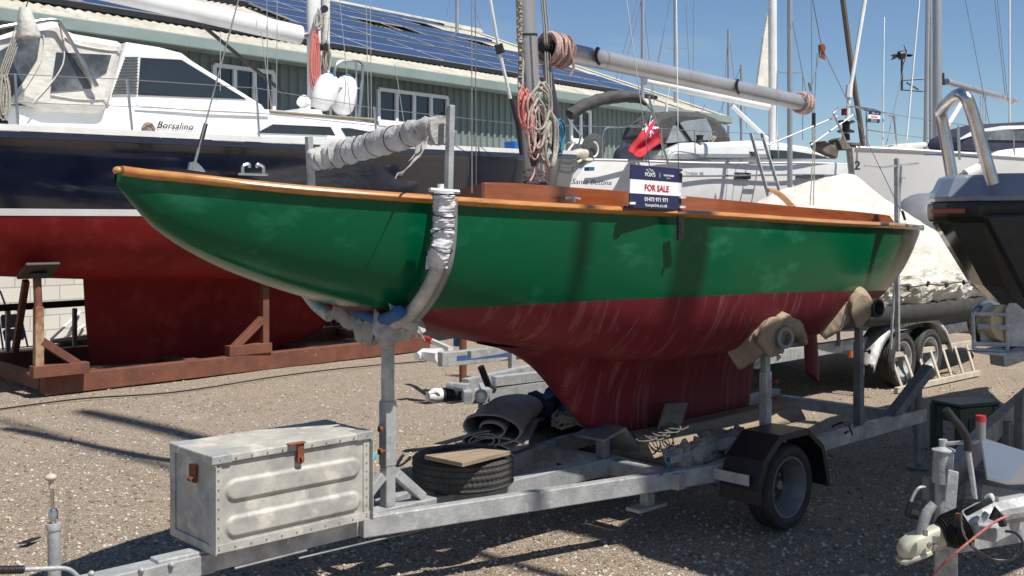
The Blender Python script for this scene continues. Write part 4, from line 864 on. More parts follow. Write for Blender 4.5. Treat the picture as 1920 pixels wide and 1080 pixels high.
# canopy
cn=MB(); p3=PY(11.35)
def polyface(pl,poly,o,amp,seed,step=14,m=None,follow=None):
    pass
ext('canopy',p3,[(-50,110),(-10,70),(55,48),(112,36),(130,60),(236,78),(222,130),(200,212),(85,208),(45,192),(-50,205)],0,2.2,CANV,NY,bev=.07)
for poly in([(106,98),(150,100),(209,103),(200,135),(172,150),(172,166),(95,172)],[(-40,120),(0,95),(40,72),(76,70),(70,110),(45,150),(20,185),(-40,196)]): ext('canopy_window',p3,poly,-.012,.02,CLEARP,NY)
m=MB()
for pts in([(112,36),(118,120),(60,195)],[(70,60),(82,70),(78,110),(50,160),(25,195)],[(236,80),(222,95),(150,85),(122,70)],[(95,178),(150,186),(202,186)]): m.tube(curve([p3.at(x,y,-.01) for x,y in pts],6),.008,8)
m.o('canopy_seam',CANV,NY,smooth=True)
m=MB(); m.tube(curve([p3.at(-5,52,-.08),p3.at(55,42,-.08),p3.at(102,37,-.08),p3.at(118,52,-.08),p3.at(150,108,-.08),p3.at(181,162,-.08)],6),[.02]*25+[.03]*6,8); m.o('grab_arch',STEEL,NY,smooth=True)
# mast and boom
MN=PY(12.6)
m=MB(); m.tube([MN.at(589,200),MN.at(587,-350)],.105,14,flat=.75); mn=m.o('mast',WALU,NY,smooth=True)
m=MB(); m.tube([MN.at(611,160,-.05),MN.at(612,-200,-.05)],.055,10,lump=.05); m.o('furled_sail',CANV,mn,smooth=True)
m=MB(); m.tube([MN.at(180,-22),MN.at(563,66)],.13,14,flat=.8); bn=m.o('boom',WALU,mn,smooth=True)
m=MB(); m.tube([MN.at(200,-22,-.075),MN.at(560,58,-.075)],.008,5); m.o('boom_stripe',ROPEB,bn,smooth=True)
m=MB(); m.tube([MN.at(563,66),MN.at(590,62)],.035,8); m.o('gooseneck',STEEL,bn,smooth=True)
m=MB(); m.tube([MN.at(380,48,-.05),MN.at(540,181,-.05)],.026,8); m.o('vang_strut',BLACK,mn,smooth=True)
def farcoil(pl,cx,y0,y1,wd,n,r,mt,par,seed,off=-.15):
    rn=random.Random(seed); m=MB()
    for k in range(n):
        w2=wd*rn.uniform(.4,1.1); a=y0+rn.uniform(-4,4); b=y1+rn.uniform(-12,4); c=cx+rn.uniform(-4,4); o=off-rn.uniform(0,.06)
        m.tube(curve([pl.at(c,a,o),pl.at(c+w2*.4,a+(b-a)*.4,o),pl.at(c+w2*.3,b-5,o),pl.at(c-w2*.1,b,o),pl.at(c-w2*.4,a+(b-a)*.7,o),pl.at(c-w2*.3,a+(b-a)*.3,o),pl.at(c,a,o)],4),r,5)
    return m.o('rope_coil',mt,par,smooth=True)
farcoil(MN,591,58,165,15,10,.013,ROPER,mn,1); farcoil(MN,598,20,60,14,5,.011,ROPE,mn,2); farcoil(MN,613,80,130,16,6,.011,ROPE,mn,3)
m=MB(); m.lathe([(0,-.1),(.05,-.1),(.055,-.05),(.035,0),(.055,.05),(0,.06)],MN.at(606,88,-.2),(.3,-1,0),14); m.o('winch',BLACK,mn,smooth=True)
m=MB(); m.lathe([(0,-.03),(.05,-.03),(.05,.03),(0,.03)],MN.at(608,17,-.15),(.3,1,0),12); m.o('halyard_block',BLACK,mn,smooth=True)
m=MB(); m.tube(curve([MN.at(572,212,-.6),MN.at(572,195,-.6),MN.at(566,188,-.62)],5),[.07]*5+[.085]*6,12); m.o('vent_cowl',WHITE,NY,smooth=True)
pg_=PY(11.9)
m=MB(); m.tube(curve([pg_.at(618,232),pg_.at(624,160),pg_.at(632,120),pg_.at(655,114),pg_.at(675,118),pg_.at(680,140),pg_.at(672,232)],5),.02,6); m.tube([pg_.at(630,165),pg_.at(680,165)],.012,5); m.tube([pg_.at(668,116),pg_.at(668,230)],.014,5); m.o('mast_pulpit',STEEL,NY,smooth=True)
for nm,(x0,y0,x1,y1),lb in(('fender',(598,205,622,140),'white inflated fender with blue end leaning beside the mast of the navy yacht'),('fender',(640,215,652,142),'white fender streaked with shadow hanging inside the mast pulpit of the navy yacht')):
    a=pg_.at(x0,y0,.1);b=pg_.at(x1,y1,.1); f=T(nm,lb,'fender',tuple(a),'fenders on the navy yacht'); d=b-a
    m=MB(); m.tube([a+d*t for t in(0,.06,.15,.3,.5,.7,.85,.95)],[.06,.11,.145,.16,.165,.16,.14,.09],16); m.o('fender_body',WHITE,f,smooth=True)
    m=MB(); m.tube([a+d*.93,a+d*1.0,a+d*1.05],[.09,.06,.02],12); m.o('fender_eye',BLUEF,f,smooth=True)
# stanchions, lifelines, fittings
pe=PY(11.05)
for a,b in(((28,138),(34,243)),((238,148),(248,249)),((480,163),(486,258)),((702,200),(706,270)),((560,262),(556,262)),((838,215),(842,283))):
    if a[1]>250: continue
    m=MB(); m.tube([pe.at(*a),pe.at(*b)],.0145,6); m.o('stanchion',STEEL,NY,smooth=True)
for pts in([(-20,137),(28,139),(238,149),(480,165),(702,203),(838,218),(1040,240)],[(-20,190),(33,192),(243,200),(484,212),(704,236),(840,252),(1040,265)]):
    m=MB(); m.tube([pe.at(x,y) for x,y in pts],.0045,5); m.o('lifeline',WIRE,NY,smooth=True)
for a,b in(((510,214),(490,60)),((413,170),(413,60)),((503,215),(500,-20)),((518,216),(520,-20)),((660,240),(635,-20)),((692,280),(686,-30)),((697,280),(694,-30)),((765,278),(740,120))):
    m=MB(); m.tube([PY(11.6).at(*a),PY(12.3).at(*b)],.0055,5); m.o('rigging_wire',WIRE,NY,smooth=True)
for x in(660,692): 
    m=MB(); m.tube([PY(11.6).at(x,225),PY(11.6).at(x,278)],.018,6); m.o('turnbuckle',STEEL,NY,smooth=True)
ph=PY(10.93)
for (x0,y0,x1,y1,yy) in((657,300,684,318,11.02),(845,303,866,320,11.4),(931,314,952,328,11.75)):
    ext('hull_plate',PY(yy),[(x0,y0),(x1,y0),(x1+3,y1),(x0,y1)],-.06,.1,WALU,NY,bev=.01)
text('name_lettering','Borsalino',p1.at(293,240,-.014),(1,0,0),(0,0,1),.115,BLACK,NY,shear=.35,sx=1.0,ext=.0015)
m=MB(); m.lathe([(0,0),(.075,0),(.075,.01),(0,.012)],p1.at(278,242,-.01),(0,-1,0),16,caps=False); m.tube([p1.at(268,241,-.02),p1.at(274,233,-.02),p1.at(283,233,-.02),p1.at(290,243,-.02)],.02,6); m.o('emblem',mat('emblem_brown',(.10,.06,.045),(.3,.22,.17),30,.6),NY)
ext('fairlead',PY(11.2),[(40,243),(43,237),(62,237),(64,243)],0,.05,WALU,NY,bev=.01)
ext('fairlead',PY(11.2),[(612,262),(615,254),(634,256),(637,263)],0,.05,WALU,NY,bev=.01)
ext('blue_bucket',PY(11.9),[(966,283),(965,264),(982,264),(983,283)],0,.25,mat('blue_plastic',(.01,.13,.45),None,3,.4),NY,bev=.02)
# mainsheet tackle with canvas cone (aft)
m=MB(); m.lathe([(.05,.0),(.12,-.28),(.11,-.30),(.04,-.02)],PY(11.0).at(46,14),(-.12,.0,1),12); mz=m.o('tackle_cover',CANV,NY,smooth=True)
for k in range(5):
    m=MB(); m.tube([PY(11.0).at(30+4*k,50),PY(11.0).at(-4+4*k,145)],.006,5); m.o('mainsheet',ROPE,NY,smooth=True)
farcoil(PY(11.0),8,140,222,16,7,.010,ROPE,NY,5,0)
m=MB(); m.tube([PY(11.0).at(53,0),PY(11.0).at(49,14)],.006,5); m.ball(PY(11.0).at(6,232),.05,8,(1,.6,1.3)); m.o('sheet_block',BLACK,NY,smooth=True)
# ---------------- rusty cradle ----------------
CR=T('steel_cradle','rust brown steel yacht cradle standing on gravel under the navy yacht','cradle',(6.7,12.6,0))
m=MB(); m.beam((4.03,11.42,.1),(9.40,11.76,.1),.14,.2); m.o('long_beam',RUST,CR,bev=.006)
m=MB(); m.beam((4.03,13.8,.1),(9.40,13.8,.1),.14,.2); m.o('long_beam',RUST,CR,bev=.006)
for X in(4.1,5.9,7.6,9.3):
    m=MB(); y0=11.42+.34*(X-4.03)/5.37+.08; m.beam((X,y0,.11),(X,13.72,.11),.16,.13); m.o('cross_beam',RUST,CR,bev=.006)
def cpost(x,Y,ztop,zmid,dx,worn,pad):
    q=P(x,700,Y=Y); X=q.x; m=MB(); m.beam((X,Y,.2),(X,Y,zmid),.085,.085,up=(0,1,0)); a=m.o('cradle_post',RUSTW if worn else RUST,CR,bev=.004)
    m=MB(); m.tube([V((X,Y,zmid-.02)),V((X,Y+.05,ztop))],.042,12); m.o('jack_tube',RUST,CR,smooth=True)
    m=MB(); m.beam((X+.03*dx,Y,zmid*.62),(X+.42*dx,Y,.29),.08,.09,up=(0,1,0)); m.o('diagonal_brace',RUST,CR,bev=.004)
    m=MB(); m.beam((X-.07*dx,Y,.265),(X+.50*dx,Y,.265),.125,.12); m.o('foot',RUST,CR,bev=.004)
    if pad:
        m=MB(); c=V((X,Y+.0,ztop)); R=Matrix.Rotation(-.5,3,'X'); m.box(c,(.34,.32,.035),R); m.box(c+V((0,-.0,-.05)),(.16,.1,.06)); m.o('support_pad',mat('rubber_brown_pad',(.05,.032,.03),(.035,.025,.022),8,.6),CR,bev=.01)
    return X
cpost(72,11.30,1.30,.93,1,True,True); cpost(496,11.56,1.15,1.0,-1,False,False)
q=P(765,650,Y=11.75); m=MB(); m.beam((q.x-.18,11.75,.27),(q.x+.2,11.75,.27),.1,.14); m.beam((q.x-.13,11.75,.3),(q.x+.02,11.75,.62),.08,.08,up=(0,1,0)); m.beam((q.x+.14,11.75,.3),(q.x+.14,11.75,1.05),.09,.09,up=(0,1,0)); m.o('cradle_post',RUST,CR,bev=.004)
for x,xt in((28,60),(400,470)):
    m=MB(); a=P(x,690,Y=13.7); b=P(xt,560,Y=13.0); m.beam((a.x,13.7,.2),(b.x,13.2,1.1),.07,.07,up=(0,1,0)); m.o('far_prop',GALVD if False else RUST,CR)
tm=T('timber_block','short hollow section of scrap steel lying across the cradle beams','steel section',(5.2,12.0,.2)); m=MB(); m.beam(P(165,696,Y=11.9),P(228,703,Y=11.9),.14,.07); m.o('section',RUST,tm,bev=.004)
tm=T('timber_block','blocks packed between the keel of the navy yacht and its cradle','blocks',(6.6,12.6,.0)); 
for X in(5.4,6.4,7.4): m=MB(); m.box((X,12.6,.05),(.3,.5,.09)); m.o('packing_block',WOODP,tm,bev=.005)
# clutter by the shed wall
st=T('step_stool','folding step stool with grey treads and blue feet beside the white block wall','step stool',tuple(P(20,655,Z=0)))
d_=15.2
def Pd(x,y): return SH.at(x,y,-1.2)
m=MB()
for pts in([(0,545),(10,572),(12,600)],[(38,588),(52,650)],[(-2,600),(6,656)],[(0,582),(20,570),(38,588),(42,615)]): m.tube([Pd(x,y) for x,y in pts],.013,6)
m.o('frame',mat('blue_frame',(.03,.18,.42),None,3,.4),st,smooth=True)
for poly in([(0,594),(36,592),(41,614),(2,617)],[(4,622),(43,618),(44,638),(8,641)]): m=MB(); m.prism([Pd(x,y) for x,y in poly],V((.03,.03,.03))); m.o('tread',SLATEP,st,bev=.01)
pi=T('black_pipe','long black pipe lying horizontally behind the cradle near the white wall','pipe',tuple(P(80,575,Y=14)))
m=MB(); m.tube([P(-60,581,Y=13.9),P(170,567,Y=13.9)],.045,10); m.o('pipe',BLACK,pi,smooth=True)
for x in(15,140): m=MB(); m.beam(P(x,578,Y=13.95),V((P(x,578,Y=13.95).x,13.95,0)),.05,.05,up=(0,1,0)); m.o('pipe_leg',GALVD,pi)
db=T('scrap_timber','loose weathered boards heaped along the foot of the white wall','timber',tuple(SH.at(130,644,-.5)))
rn=random.Random(11)
for k in range(12):
    a=SH.at(100+rn.uniform(-10,60),648+rn.uniform(-8,8),-.3-rn.uniform(0,.6)); a.z=.03+.02*k*.5; m=MB(); m.beam(a,a+SH.d*rn.uniform(.5,1.6)+V((0,0,rn.uniform(0,.05))),rn.uniform(.06,.14),.03); m.o('board',WOODP if k%2 else WOODG,db)
bs=T('blue_sheet','dark blue plastic sheet lying on the ground inside the cradle','sheet',(4.7,13.0,.02)); m=MB(); m.grid(lambda u,v:V((4.3+1.0*u,11.9+1.6*v,.02+.02*noise.noise(V((u*5,v*5,0))))),12,12); m.o('sheet',mat('blue_sheet',(.02,.04,.10),None,5,.5),bs,smooth=True,solid=.004)
# poles leaning on the wall
lp=T('leaning_poles','pale poles and hooks leaning against the white block wall','poles',tuple(SH.at(130,640,-.2)))
for a,b in(((112,640),(158,610)),((96,636),(150,585))):
    m=MB(); pa_=SH.at(*a,-.5); m.tube([pa_,SH.at(*b,-.03)],.02,6); m.o('pole',WALU,lp,smooth=True)
# ---------------- white cruiser behind ----------------
SB=Pl(1060,20.5,35)
sbr=T('white_cruising_yacht','big white cruising yacht with charcoal sprayhood and reverse transom behind the sign','yacht',tuple(SB.w(6,2,0)))
def tz(x,y,o=0): return SB.loc(SB.at(x,y,o))
L_=13.2; zt0=SB.at(1110,299).z; zt1=SB.at(1600,306).z; t1=tz(1600,306)[0]
print('SB sheer',zt0,zt1,t1)
hull([0,1.5,4,7,10,12,13.2],[1.75,1.95,2.1,2.05,1.5,.75,.05],[zt0,zt0+.01,zt0+.03,zt1-.05,zt1+.02,zt1+.08,zt1+.1],[1.55,1.35,1.2,1.15,1.3,1.5,1.9],[1.55,1.5,1.5,1.5,1.5,1.55,1.9],lambda x,y,z:SB.w(x,2.1+y,z),q=1.4,pp=[.25,.25,.28,.3,.4,.55,.7],n1=14,n2=10,mats=[WHITE,GREYG],parent=sbr,name='hull',xoff=lambda x,z,s,zb:(.75*(z-1.9)/1.0)*max(0,1-x/2.5) )
ts=curve([SB.w(.8,.12,zt0+.0),SB.w(1.5,.05,zt0+.01),SB.w(4,-.02,zt0+.03),SB.w(7,.02,zt1-.05),SB.w(10,.6,zt1+.02)],8)
m=MB(); m.tube(ts,.03,6); m.o('rubbing_strake',WALU,sbr,smooth=True)
m=MB(); m.tube([p+V((0,0,-.27)) for p in curve([SB.w(3.0,-.03,zt0),SB.w(4,-.03,zt0+.03),SB.w(7,.01,zt1-.05),SB.w(10,.58,zt1+.02)],8)],.022,5); m.o('hull_stripe',SLATEP,sbr,smooth=True)
m=MB(); m.prism([SB.w(.75,.3,zt0),SB.w(10,.9,zt1),SB.w(12.8,2.1,zt1+.1),SB.w(10,3.3,zt1),SB.w(.75,3.9,zt0)],(0,0,.03)); m.o('deck',WHITE,sbr)
ext('hull_window',SB,[(1380,323),(1408,324),(1408,336),(1380,336)],-.03,.1,GLASS,sbr); ext('hull_window',SB,[(1497,327),(1545,328),(1545,333),(1497,333)],-.02,.1,GLASS,sbr)
ext('coaming',SB,[(1255,298),(1262,280),(1287,267),(1350,266),(1410,263),(1465,266),(1520,275),(1580,298)],.45,2.4,WHITE,sbr,bev=.12)
ext('cabin_window',SB,[(1445,281),(1486,283),(1530,290),(1556,298),(1450,297)],.43,.6,GLASS,sbr)
ext('cabin_window',SB,[(1406,284),(1419,285),(1421,293),(1412,292)],.43,.6,GLASS,sbr)
ext('sprayhood',SB,[(1205,262),(1215,235),(1240,214),(1265,207),(1320,210),(1345,220),(1362,238),(1378,267),(1345,268),(1250,270)],.7,1.5,GCANV,sbr,bev=.12)
ext('hood_window',SB,[(1262,237),(1285,227),(1325,222),(1335,243),(1337,262),(1250,268)],.68,.75,mat('clear_hood_vinyl',(.30,.32,.34),(.20,.22,.24),3,.15),sbr,bev=.01)
m=MB(); m.tube([SB.at(1270,228,.66),SB.at(1298,268,.66)],.03,6); m.o('hood_frame',BLACK,sbr,smooth=True)
bp=[SB.at(1066,218,1.0),SB.at(1090,200,1.0),SB.at(1125,187,1.0),SB.at(1165,181,1.0),SB.at(1190,183,1.0),SB.at(1212,196,1.0)]
m=MB(); m.tube(curve(bp,6),[.05]+[.12]*3+[.13]*20+[.12,.11,.08,.06,.05,.04,.03],14,lump=.2,ls=5); m.o('folded_bimini',GCANV,sbr,smooth=True)
tubes('bimini_frame',STEEL,sbr,([SB.at(1066,222,1),SB.at(1090,255,1),SB.at(1075,300,.8)],.02),([SB.at(1225,210,1),SB.at(1272,272,1)],.02),([SB.at(1212,196,1),SB.at(1250,240,1.2)],.015))
tubes('pushpit',STEEL,sbr,(curve([SB.at(1130,298,.3),SB.at(1132,245,.3),SB.at(1160,240,.3),SB.at(1205,240,.3),SB.at(1208,298,.3)],4),.014),([SB.at(1030,235,.3),SB.at(1200,239,.3),SB.at(1300,245,.2),SB.at(1440,252,.1)],.007))
for x,y0 in((1302,243),(1442,252),(1458,256),(1240,240)): tubes('stanchion',STEEL,sbr,([SB.at(x,y0,.15),SB.at(x+2,298,.15)],.014))
m=MB(); m.tube([SB.at(1247,290,.9),SB.at(1250,193,.9)],[.05,.03],8); m.tube([SB.at(1250,193,.9),SB.at(1256,160,.9)],.012,5); m.o('antenna_pole',WALU,sbr,smooth=True)
MS=2.1
m=MB(); m.tube([SB.at(1449,268,MS),SB.at(1447,-400,MS)],.11,12); ms_=m.o('mast',WALU,sbr,smooth=True)
m=MB(); m.prism([SB.at(1440,25,MS),SB.at(1432,70,MS),SB.at(1420,160,MS),SB.at(1441,170,MS)],SB.n*.06); m.o('hoisted_sail',CANV,ms_)
m=MB(); m.tube([SB.at(1209,152,MS),SB.at(1440,200,MS)],.10,12); bo_=m.o('boom',WALU,ms_,smooth=True)
m=MB(); m.tube([SB.at(1372,198,MS),SB.at(1440,262,MS)],.055,8); m.o('boom_kicker',WALU,ms_,smooth=True)
tubes('rigging_wire',STEEL,sbr,([SB.at(1322,196,2),SB.at(1315,212,2)],.012),([SB.at(1330,190,2),SB.at(1352,220,2)],.008),([SB.at(1205,250,2),SB.at(1257,0,MS)],.006))
farcoil(SB,1335,258,270,14,6,.012,ROPE,sbr,8,.6)
m=MB(); m.lathe([(0,0),(.09,0),(.07,.06),(.09,.12),(0,.13)],SB.at(1312,264,.5),(0,0,1),12); m.o('winch',BLACK,sbr,smooth=True)
text('name_lettering','Santa Bettina',SB.at(1071,345,-.12),SB.d,(0,0,1),.148,BLACK,sbr,shear=.3,sx=1.28,ext=.003)
text('model_lettering','cruiser 46',SB.at(1286,327,-.06),SB.d,(0,0,1),.095,BLACK,sbr,shear=.2,sx=1.3,ext=.003)
ext('maker_badge',SB,[(1104,313),(1115,313),(1114,320),(1104,320)],-.12,.02,mat('badge_blue',(.02,.16,.25),None,3,.4),sbr)
# ladder against it
ld=T('boarding_ladder','aluminium ladder leaning against the rail of the white cruiser','ladder',tuple(SB.at(1450,360,-.8)))
m=MB()
for dx in(0,20): m.beam(SB.at(1408+dx,250,-.05),SB.at(1458+dx*1.3,430,-.95),.03,.07,up=SB.n); 
m.o('ladder_rails',GALV,ld); m=MB()
for k in range(9):
    t=k/9+.06; m.beam(SB.at(1408+50*t,250+180*t,-.05-.9*t),SB.at(1428+56*t,250+180*t,-.05-.9*t),.03,.03)
    m.o('rung',GALV,ld); m=MB()
# ensign on a staff
en=T('red_ensign','drooping red ensign with union canton on a slanted staff at the white yacht stern','flag',tuple(SB.at(1253,312,-.3)))
m=MB(); m.tube([SB.at(1216,180,-.3),SB.at(1254,312,-.3)],.022,8); m.o('flag_staff',STEEL,en,smooth=True)
FR=mat('flag_red',(.50,.015,.03),(.40,.01,.02),3,.8); FB=mat('flag_blue',(.01,.015,.10),None,3,.8); FW=mat('flag_white',(.65,.65,.66),None,3,.8)
m=MB(); c00,c10,c11,c01=SB.at(1222,216,-.32),SB.at(1245,262,-.32),SB.at(1196,298,-.4),SB.at(1179,284,-.35)
nu,nv=36,24; b=len(m.v)
for i in range(nu+1):
    for j in range(nv+1):
        u,v=i/nu,j/nv; p=c00*(1-u)*(1-v)+c10*(1-u)*v+c11*u*v+c01*u*(1-v); m.v.append(tuple(p+SB.n*(.05*math.sin(u*9+v*3)*u+.03*math.sin(v*9+u*3))+V((0,0,0))))
for i in range(nu):
    for j in range(nv):
        u,v=(i+.5)/nu,(j+.5)/nv; k=0
        if u<.40 and v<.52:
            a,c=u/.40,v/.52; k=1
            if abs(a-c)<.09 or abs(a+c-1)<.09: k=2
            pass
            if abs(a-.5)<.11 or abs(c-.5)<.14: k=2
            if abs(a-.5)<.08 or abs(c-.5)<.11: k=0
        m.mi=k; q=b+i*(nv+1)+j; m.face(q,q+nv+1,q+nv+2,q+1)
m.o('cloth',[FR,FB,FW],en,smooth=True,solid=.004)
# grey discs / dinghy engine on the stern
dn=T('dinghy_outboard','cream outboard engine clamped beside a round charcoal cover at the white yacht stern','outboard',tuple(SB.at(1095,300,.5)))
m=MB(); m.lathe([(0,-.03),(.26,-.03),(.30,0),(.26,.03),(0,.03)],SB.at(1113,277,.9),SB.n+V((.1,0,.1)),24); m.o('round_cover',GCANV,dn,smooth=True)
m=MB(); m.tube(curve([SB.at(1072,293,.5),SB.at(1085,288,.5),SB.at(1100,288,.5)],4),[.06,.09,.1,.1,.1,.1,.09,.09,.08],10); m.tube(curve([SB.at(1080,305,.5),SB.at(1095,300,.5),SB.at(1112,302,.5)],4),.06,8,lump=.3); m.o('engine_body',mat('cream_engine',(.5,.46,.36),None,5,.5),dn,smooth=True)
m=MB(); m.tube([SB.at(1113+6*math.cos(a)*1.4,280+14*math.sin(a),.8) for a in [PI*k/8-PI/2 for k in range(9)]],.018,6); m.o('wheel_guard',WALU,dn,smooth=True); m=MB(); m.tube([SB.at(1062,288,.5),SB.at(1080,262,.5)],.025,6); m.o('engine_bracket',WALU,dn,smooth=True)
tc_=T('round_liferaft_cover','half round navy cover standing on the aft deck of the white yacht','cover',tuple(SB.at(1175,290,.8)))
m=MB(); m.lathe([(0,-.1),(.24,-.1),(.28,0),(.24,.1),(0,.1)],SB.at(1172,296,.9),SB.n,24); m.o('cover',NCANV,tc_,smooth=True)
m=MB(); m.lathe([(0,-.08),(.27,-.08),(.31,0),(.27,.08),(0,.08)],SB.at(1192,283,1.4),SB.n+V((.3,0,0)),24); m.o('cover',WRAP,tc_,smooth=True)
# ---------------- grey racing cruiser at right ----------------
GB=Pl(1592,17,38)
gr=T('grey_sailing_yacht','pale grey yacht with bow anchor, numbered two, pointing at the covered boat','yacht',tuple(GB.w(6,0,0)))
z0=GB.at(1592,277).z; z1=GB.at(1900,330,-1.7).z; print('GB',z0,z1)
gx=[0,.5,1.5,3.5,6,9,12]; gb_=[.06,.3,.75,1.4,1.85,1.95,1.6]; gz=[z0,z0-.01,z0-.05,z0-.12,z0-.2,z0-.25,z0-.25]
hull(gx,gb_,gz,[1.0,.85,.75,.65,.6,.6,.8],None,lambda x,y,z:GB.w(x,y,z),q=1.3,pp=[.6,.5,.4,.33,.28,.25,.25],n1=22,n2=0,mats=[GREYG],parent=gr,name='hull',xoff=lambda x,z,s,zb:.16*(s-z)*max(0,1-x/1.5))
def gsh(t,o=0,dz=0,s=-1): return GB.w(t,s*(float(spl(gx,gb_,t))-o),float(spl(gx,gz,t))+dz)
m=MB(); m.tube([gsh(t,.0,.0) for t in np.linspace(.05,11.5,40)],.03,6); m.tube([gsh(t,.0,.0,1) for t in np.linspace(.05,11.5,40)],.03,6); m.o('toe_rail',WALU,gr,smooth=True)
m=MB(); m.grid(lambda u,v:gsh(.05+11.5*u,0,.0)*(1-v)+gsh(.05+11.5*u,0,.0,1)*v,30,4); m.o('deck',WHITE,gr,smooth=True)
m=MB(); m.tube([gsh(t,-.04-.0,-.36) for t in np.linspace(1.8,4.0,20)],.012,5); m.o('hull_stripe',NCANV,gr,smooth=True)
m=MB(); m.beam(GB.w(-.02,0,z0+.02),GB.w(.28,0,1.7),.035,.05,up=GB.n); m.o('stem_band',GALV,gr)
text('number_lettering','2',GB.at(1601,318,-.42),(GB.d-GB.n*.75),(0,0,1),.19,BLACK,gr,shear=.1,off=.004,ext=.004)
m=MB(); rr=[]
for t in np.linspace(1.6,10,30):
    hw=float(spl([1.6,2.6,4,6,10],[.12,.55,.95,1.1,1.15],t)); hz=float(spl([1.6,2.2,4,6,10],[.02,.12,.30,.40,.42],t)); zb=float(spl(gx,gz,t))-.02
    rr.append([GB.w(t,-hw,zb),GB.w(t,-hw*.93,zb+hz*.75),GB.w(t,-hw*.75,zb+hz),GB.w(t,0,zb+hz*1.1),GB.w(t,hw*.75,zb+hz),GB.w(t,hw*.93,zb+hz*.75),GB.w(t,hw,zb)])
m.rings(rr); m.o('coachroof',WHITE,gr,smooth=True,ang=60)
ext('cabin_window',GB,[(1860,298),(1905,302),(1940,310),(1875,305)],-1.06,-.95,GLASS,gr)
m=MB(); m.tube([GB.at(1735,290,-.93),GB.at(1780,289,-.98),GB.at(1860,298,-1.06)],.012,6); m.o('cabin_stripe',BLUEF,gr,smooth=True)
ext('deck_cover',GB,[(1700,278),(1706,270),(1738,266),(1742,274),(1706,282)],-.5,0,CANV,gr,bev=.03)
# anchor and bow roller
AN=mat('rusty_galvanised',(.17,.15,.13),(.10,.08,.065),8,.7,.2,.3)
m=MB(); m.prism([GB.at(1528,266,0),GB.at(1545,266,0),GB.at(1566,272,0),GB.at(1572,262,0),GB.at(1574,280,0),GB.at(1571,297,0),GB.at(1548,288,0),GB.at(1534,282,0)],GB.n*.12); 
m.prism([GB.at(1528,266,-.0),GB.at(1548,264,-.15),GB.at(1560,270,-.15),GB.at(1540,276,0)],GB.n*.1); a_=m.o('anchor_fluke',AN,gr,bev=.02)
m=MB(); m.beam(GB.at(1560,270,.05),GB.at(1610,272,.05),.09,.07); m.prism([GB.at(1572,262,-.05),GB.at(1580,258,-.05),GB.at(1590,275,-.05),GB.at(1624,281,-.05),GB.at(1580,281,-.05)],GB.n*.2); m.o('bow_roller',AN,gr,bev=.01)
# pulpit
for nm,pts,r in(('pulpit',[(1590,275),(1575,240),(1562,212),(1572,203),(1605,200),(1625,207),(1676,215),(1682,280)],.017),('pulpit_post',[(1624,207),(1626,276)],.015),('pulpit_rail',[(1627,244),(1684,253)],.012)):
    m=MB(); m.tube([GB.at(x,y,-.25) for x,y in pts],r,6); m.o(nm,STEEL,gr,smooth=True)
m=MB(); m.tube([GB.at(1605,200,.3),GB.at(1640,206,.35),GB.at(1680,222,.5)],.015,6); m.o('pulpit',STEEL,gr,smooth=True)
m=MB(); m.lathe([(0,0),(.045,0),(.045,.10),(0,.1)],GB.at(1583,216,-.2),(0,0,1),12); m.o('navigation_light',mat('lamp_red',(.12,.01,.012),None,3,.3),gr,smooth=True)
m=MB(); m.lathe([(0,0),(.13,0),(.14,.02),(.06,.05),(.06,.13),(.14,.16),(.13,.18),(0,.19)],GB.at(1586,248,0),(.05,0,1),16); m.lathe([(0,-.1),(.07,-.1),(.06,0),(0,0)],GB.at(1586,251,0),(.05,0,1),12); m.o('furler_drum',BLACK,gr,smooth=True)
m=MB(); m.tube([GB.at(1584,275,0),GB.at(1587,235,0)],.03,6); m.tube([GB.at(1589,225,0),GB.at(1592,180,0),GB.at(1622,-0,0),GB.at(1660,-230,0)],.032,8); m.tube([GB.at(1591,183,0),GB.at(1593,160,0)],.055,8); m.o('forestay_foil',WALU,gr,smooth=True)
sign('small_for_sale_sign','small for sale board fixed to the bow rail of the pale grey yacht',[GB.at(1630,207,-.3),GB.at(1652,209,-.3),GB.at(1648,231,-.3),GB.at(1627,229,-.3)],'sign')
for a,b,r in(((1700,262),(1724,0),.014),((1655,272),(1658,32),.012),((1893,275),(1893,-30),.018),((1676,215),(1760,228),.006),((1684,253),(1760,261),.006),((1760,228),(1990,258),.006),((1570,218),(1440,272),.013),((1600,215),(1520,272),.013),((1660,280),(1700,100),.006),((1890,190),(1870,0),.006),((1865,0),(1885,180),.006),((1810,0),(1866,290),.006)):
    m=MB(); m.tube([GB.at(*a,-.2),GB.at(*b,-.1)],r,5); m.o('rigging_wire',WALU if r>.011 else WIRE,gr,smooth=True)
m=MB(); m.tube([GB.at(1758,275,0),GB.at(1756,-300,0)],.078,12); gm=m.o('mast',ALU,gr,smooth=True)
m=MB(); m.tube([GB.at(1775,153,0),GB.at(1896,188,0)],.058,10); m.tube([GB.at(1896,188,0),GB.at(1904,190,0)],.065,10); m.o('boom',ALU,gm,smooth=True)
m=MB(); m.tube([GB.at(1803,193,0),GB.at(1765,255,0)],.045,8); m.o('boom_kicker',WALU,gm,smooth=True)
m=MB(); m.tube([GB.at(1764,137,0),GB.at(1766,160,0)],.06,8); m.o('gooseneck',BLACK,gm,smooth=True)
for x in(1838,1843,1848): m=MB(); m.tube([GB.at(x,180,0),GB.at(x,255,0)],.007,5); m.o('mainsheet',ROPE,gm,smooth=True)
ext('sprayhood',GB,[(1800,272),(1808,256),(1835,240),(1870,231),(1960,226),(1990,295),(1810,280)],-.75,-.1,NCANV,gr,bev=.08)
ext('hood_window',GB,[(1835,248),(1880,243),(1950,245),(1950,264),(1838,262)],-.78,-.7,CLEARP,gr,bev=.01)
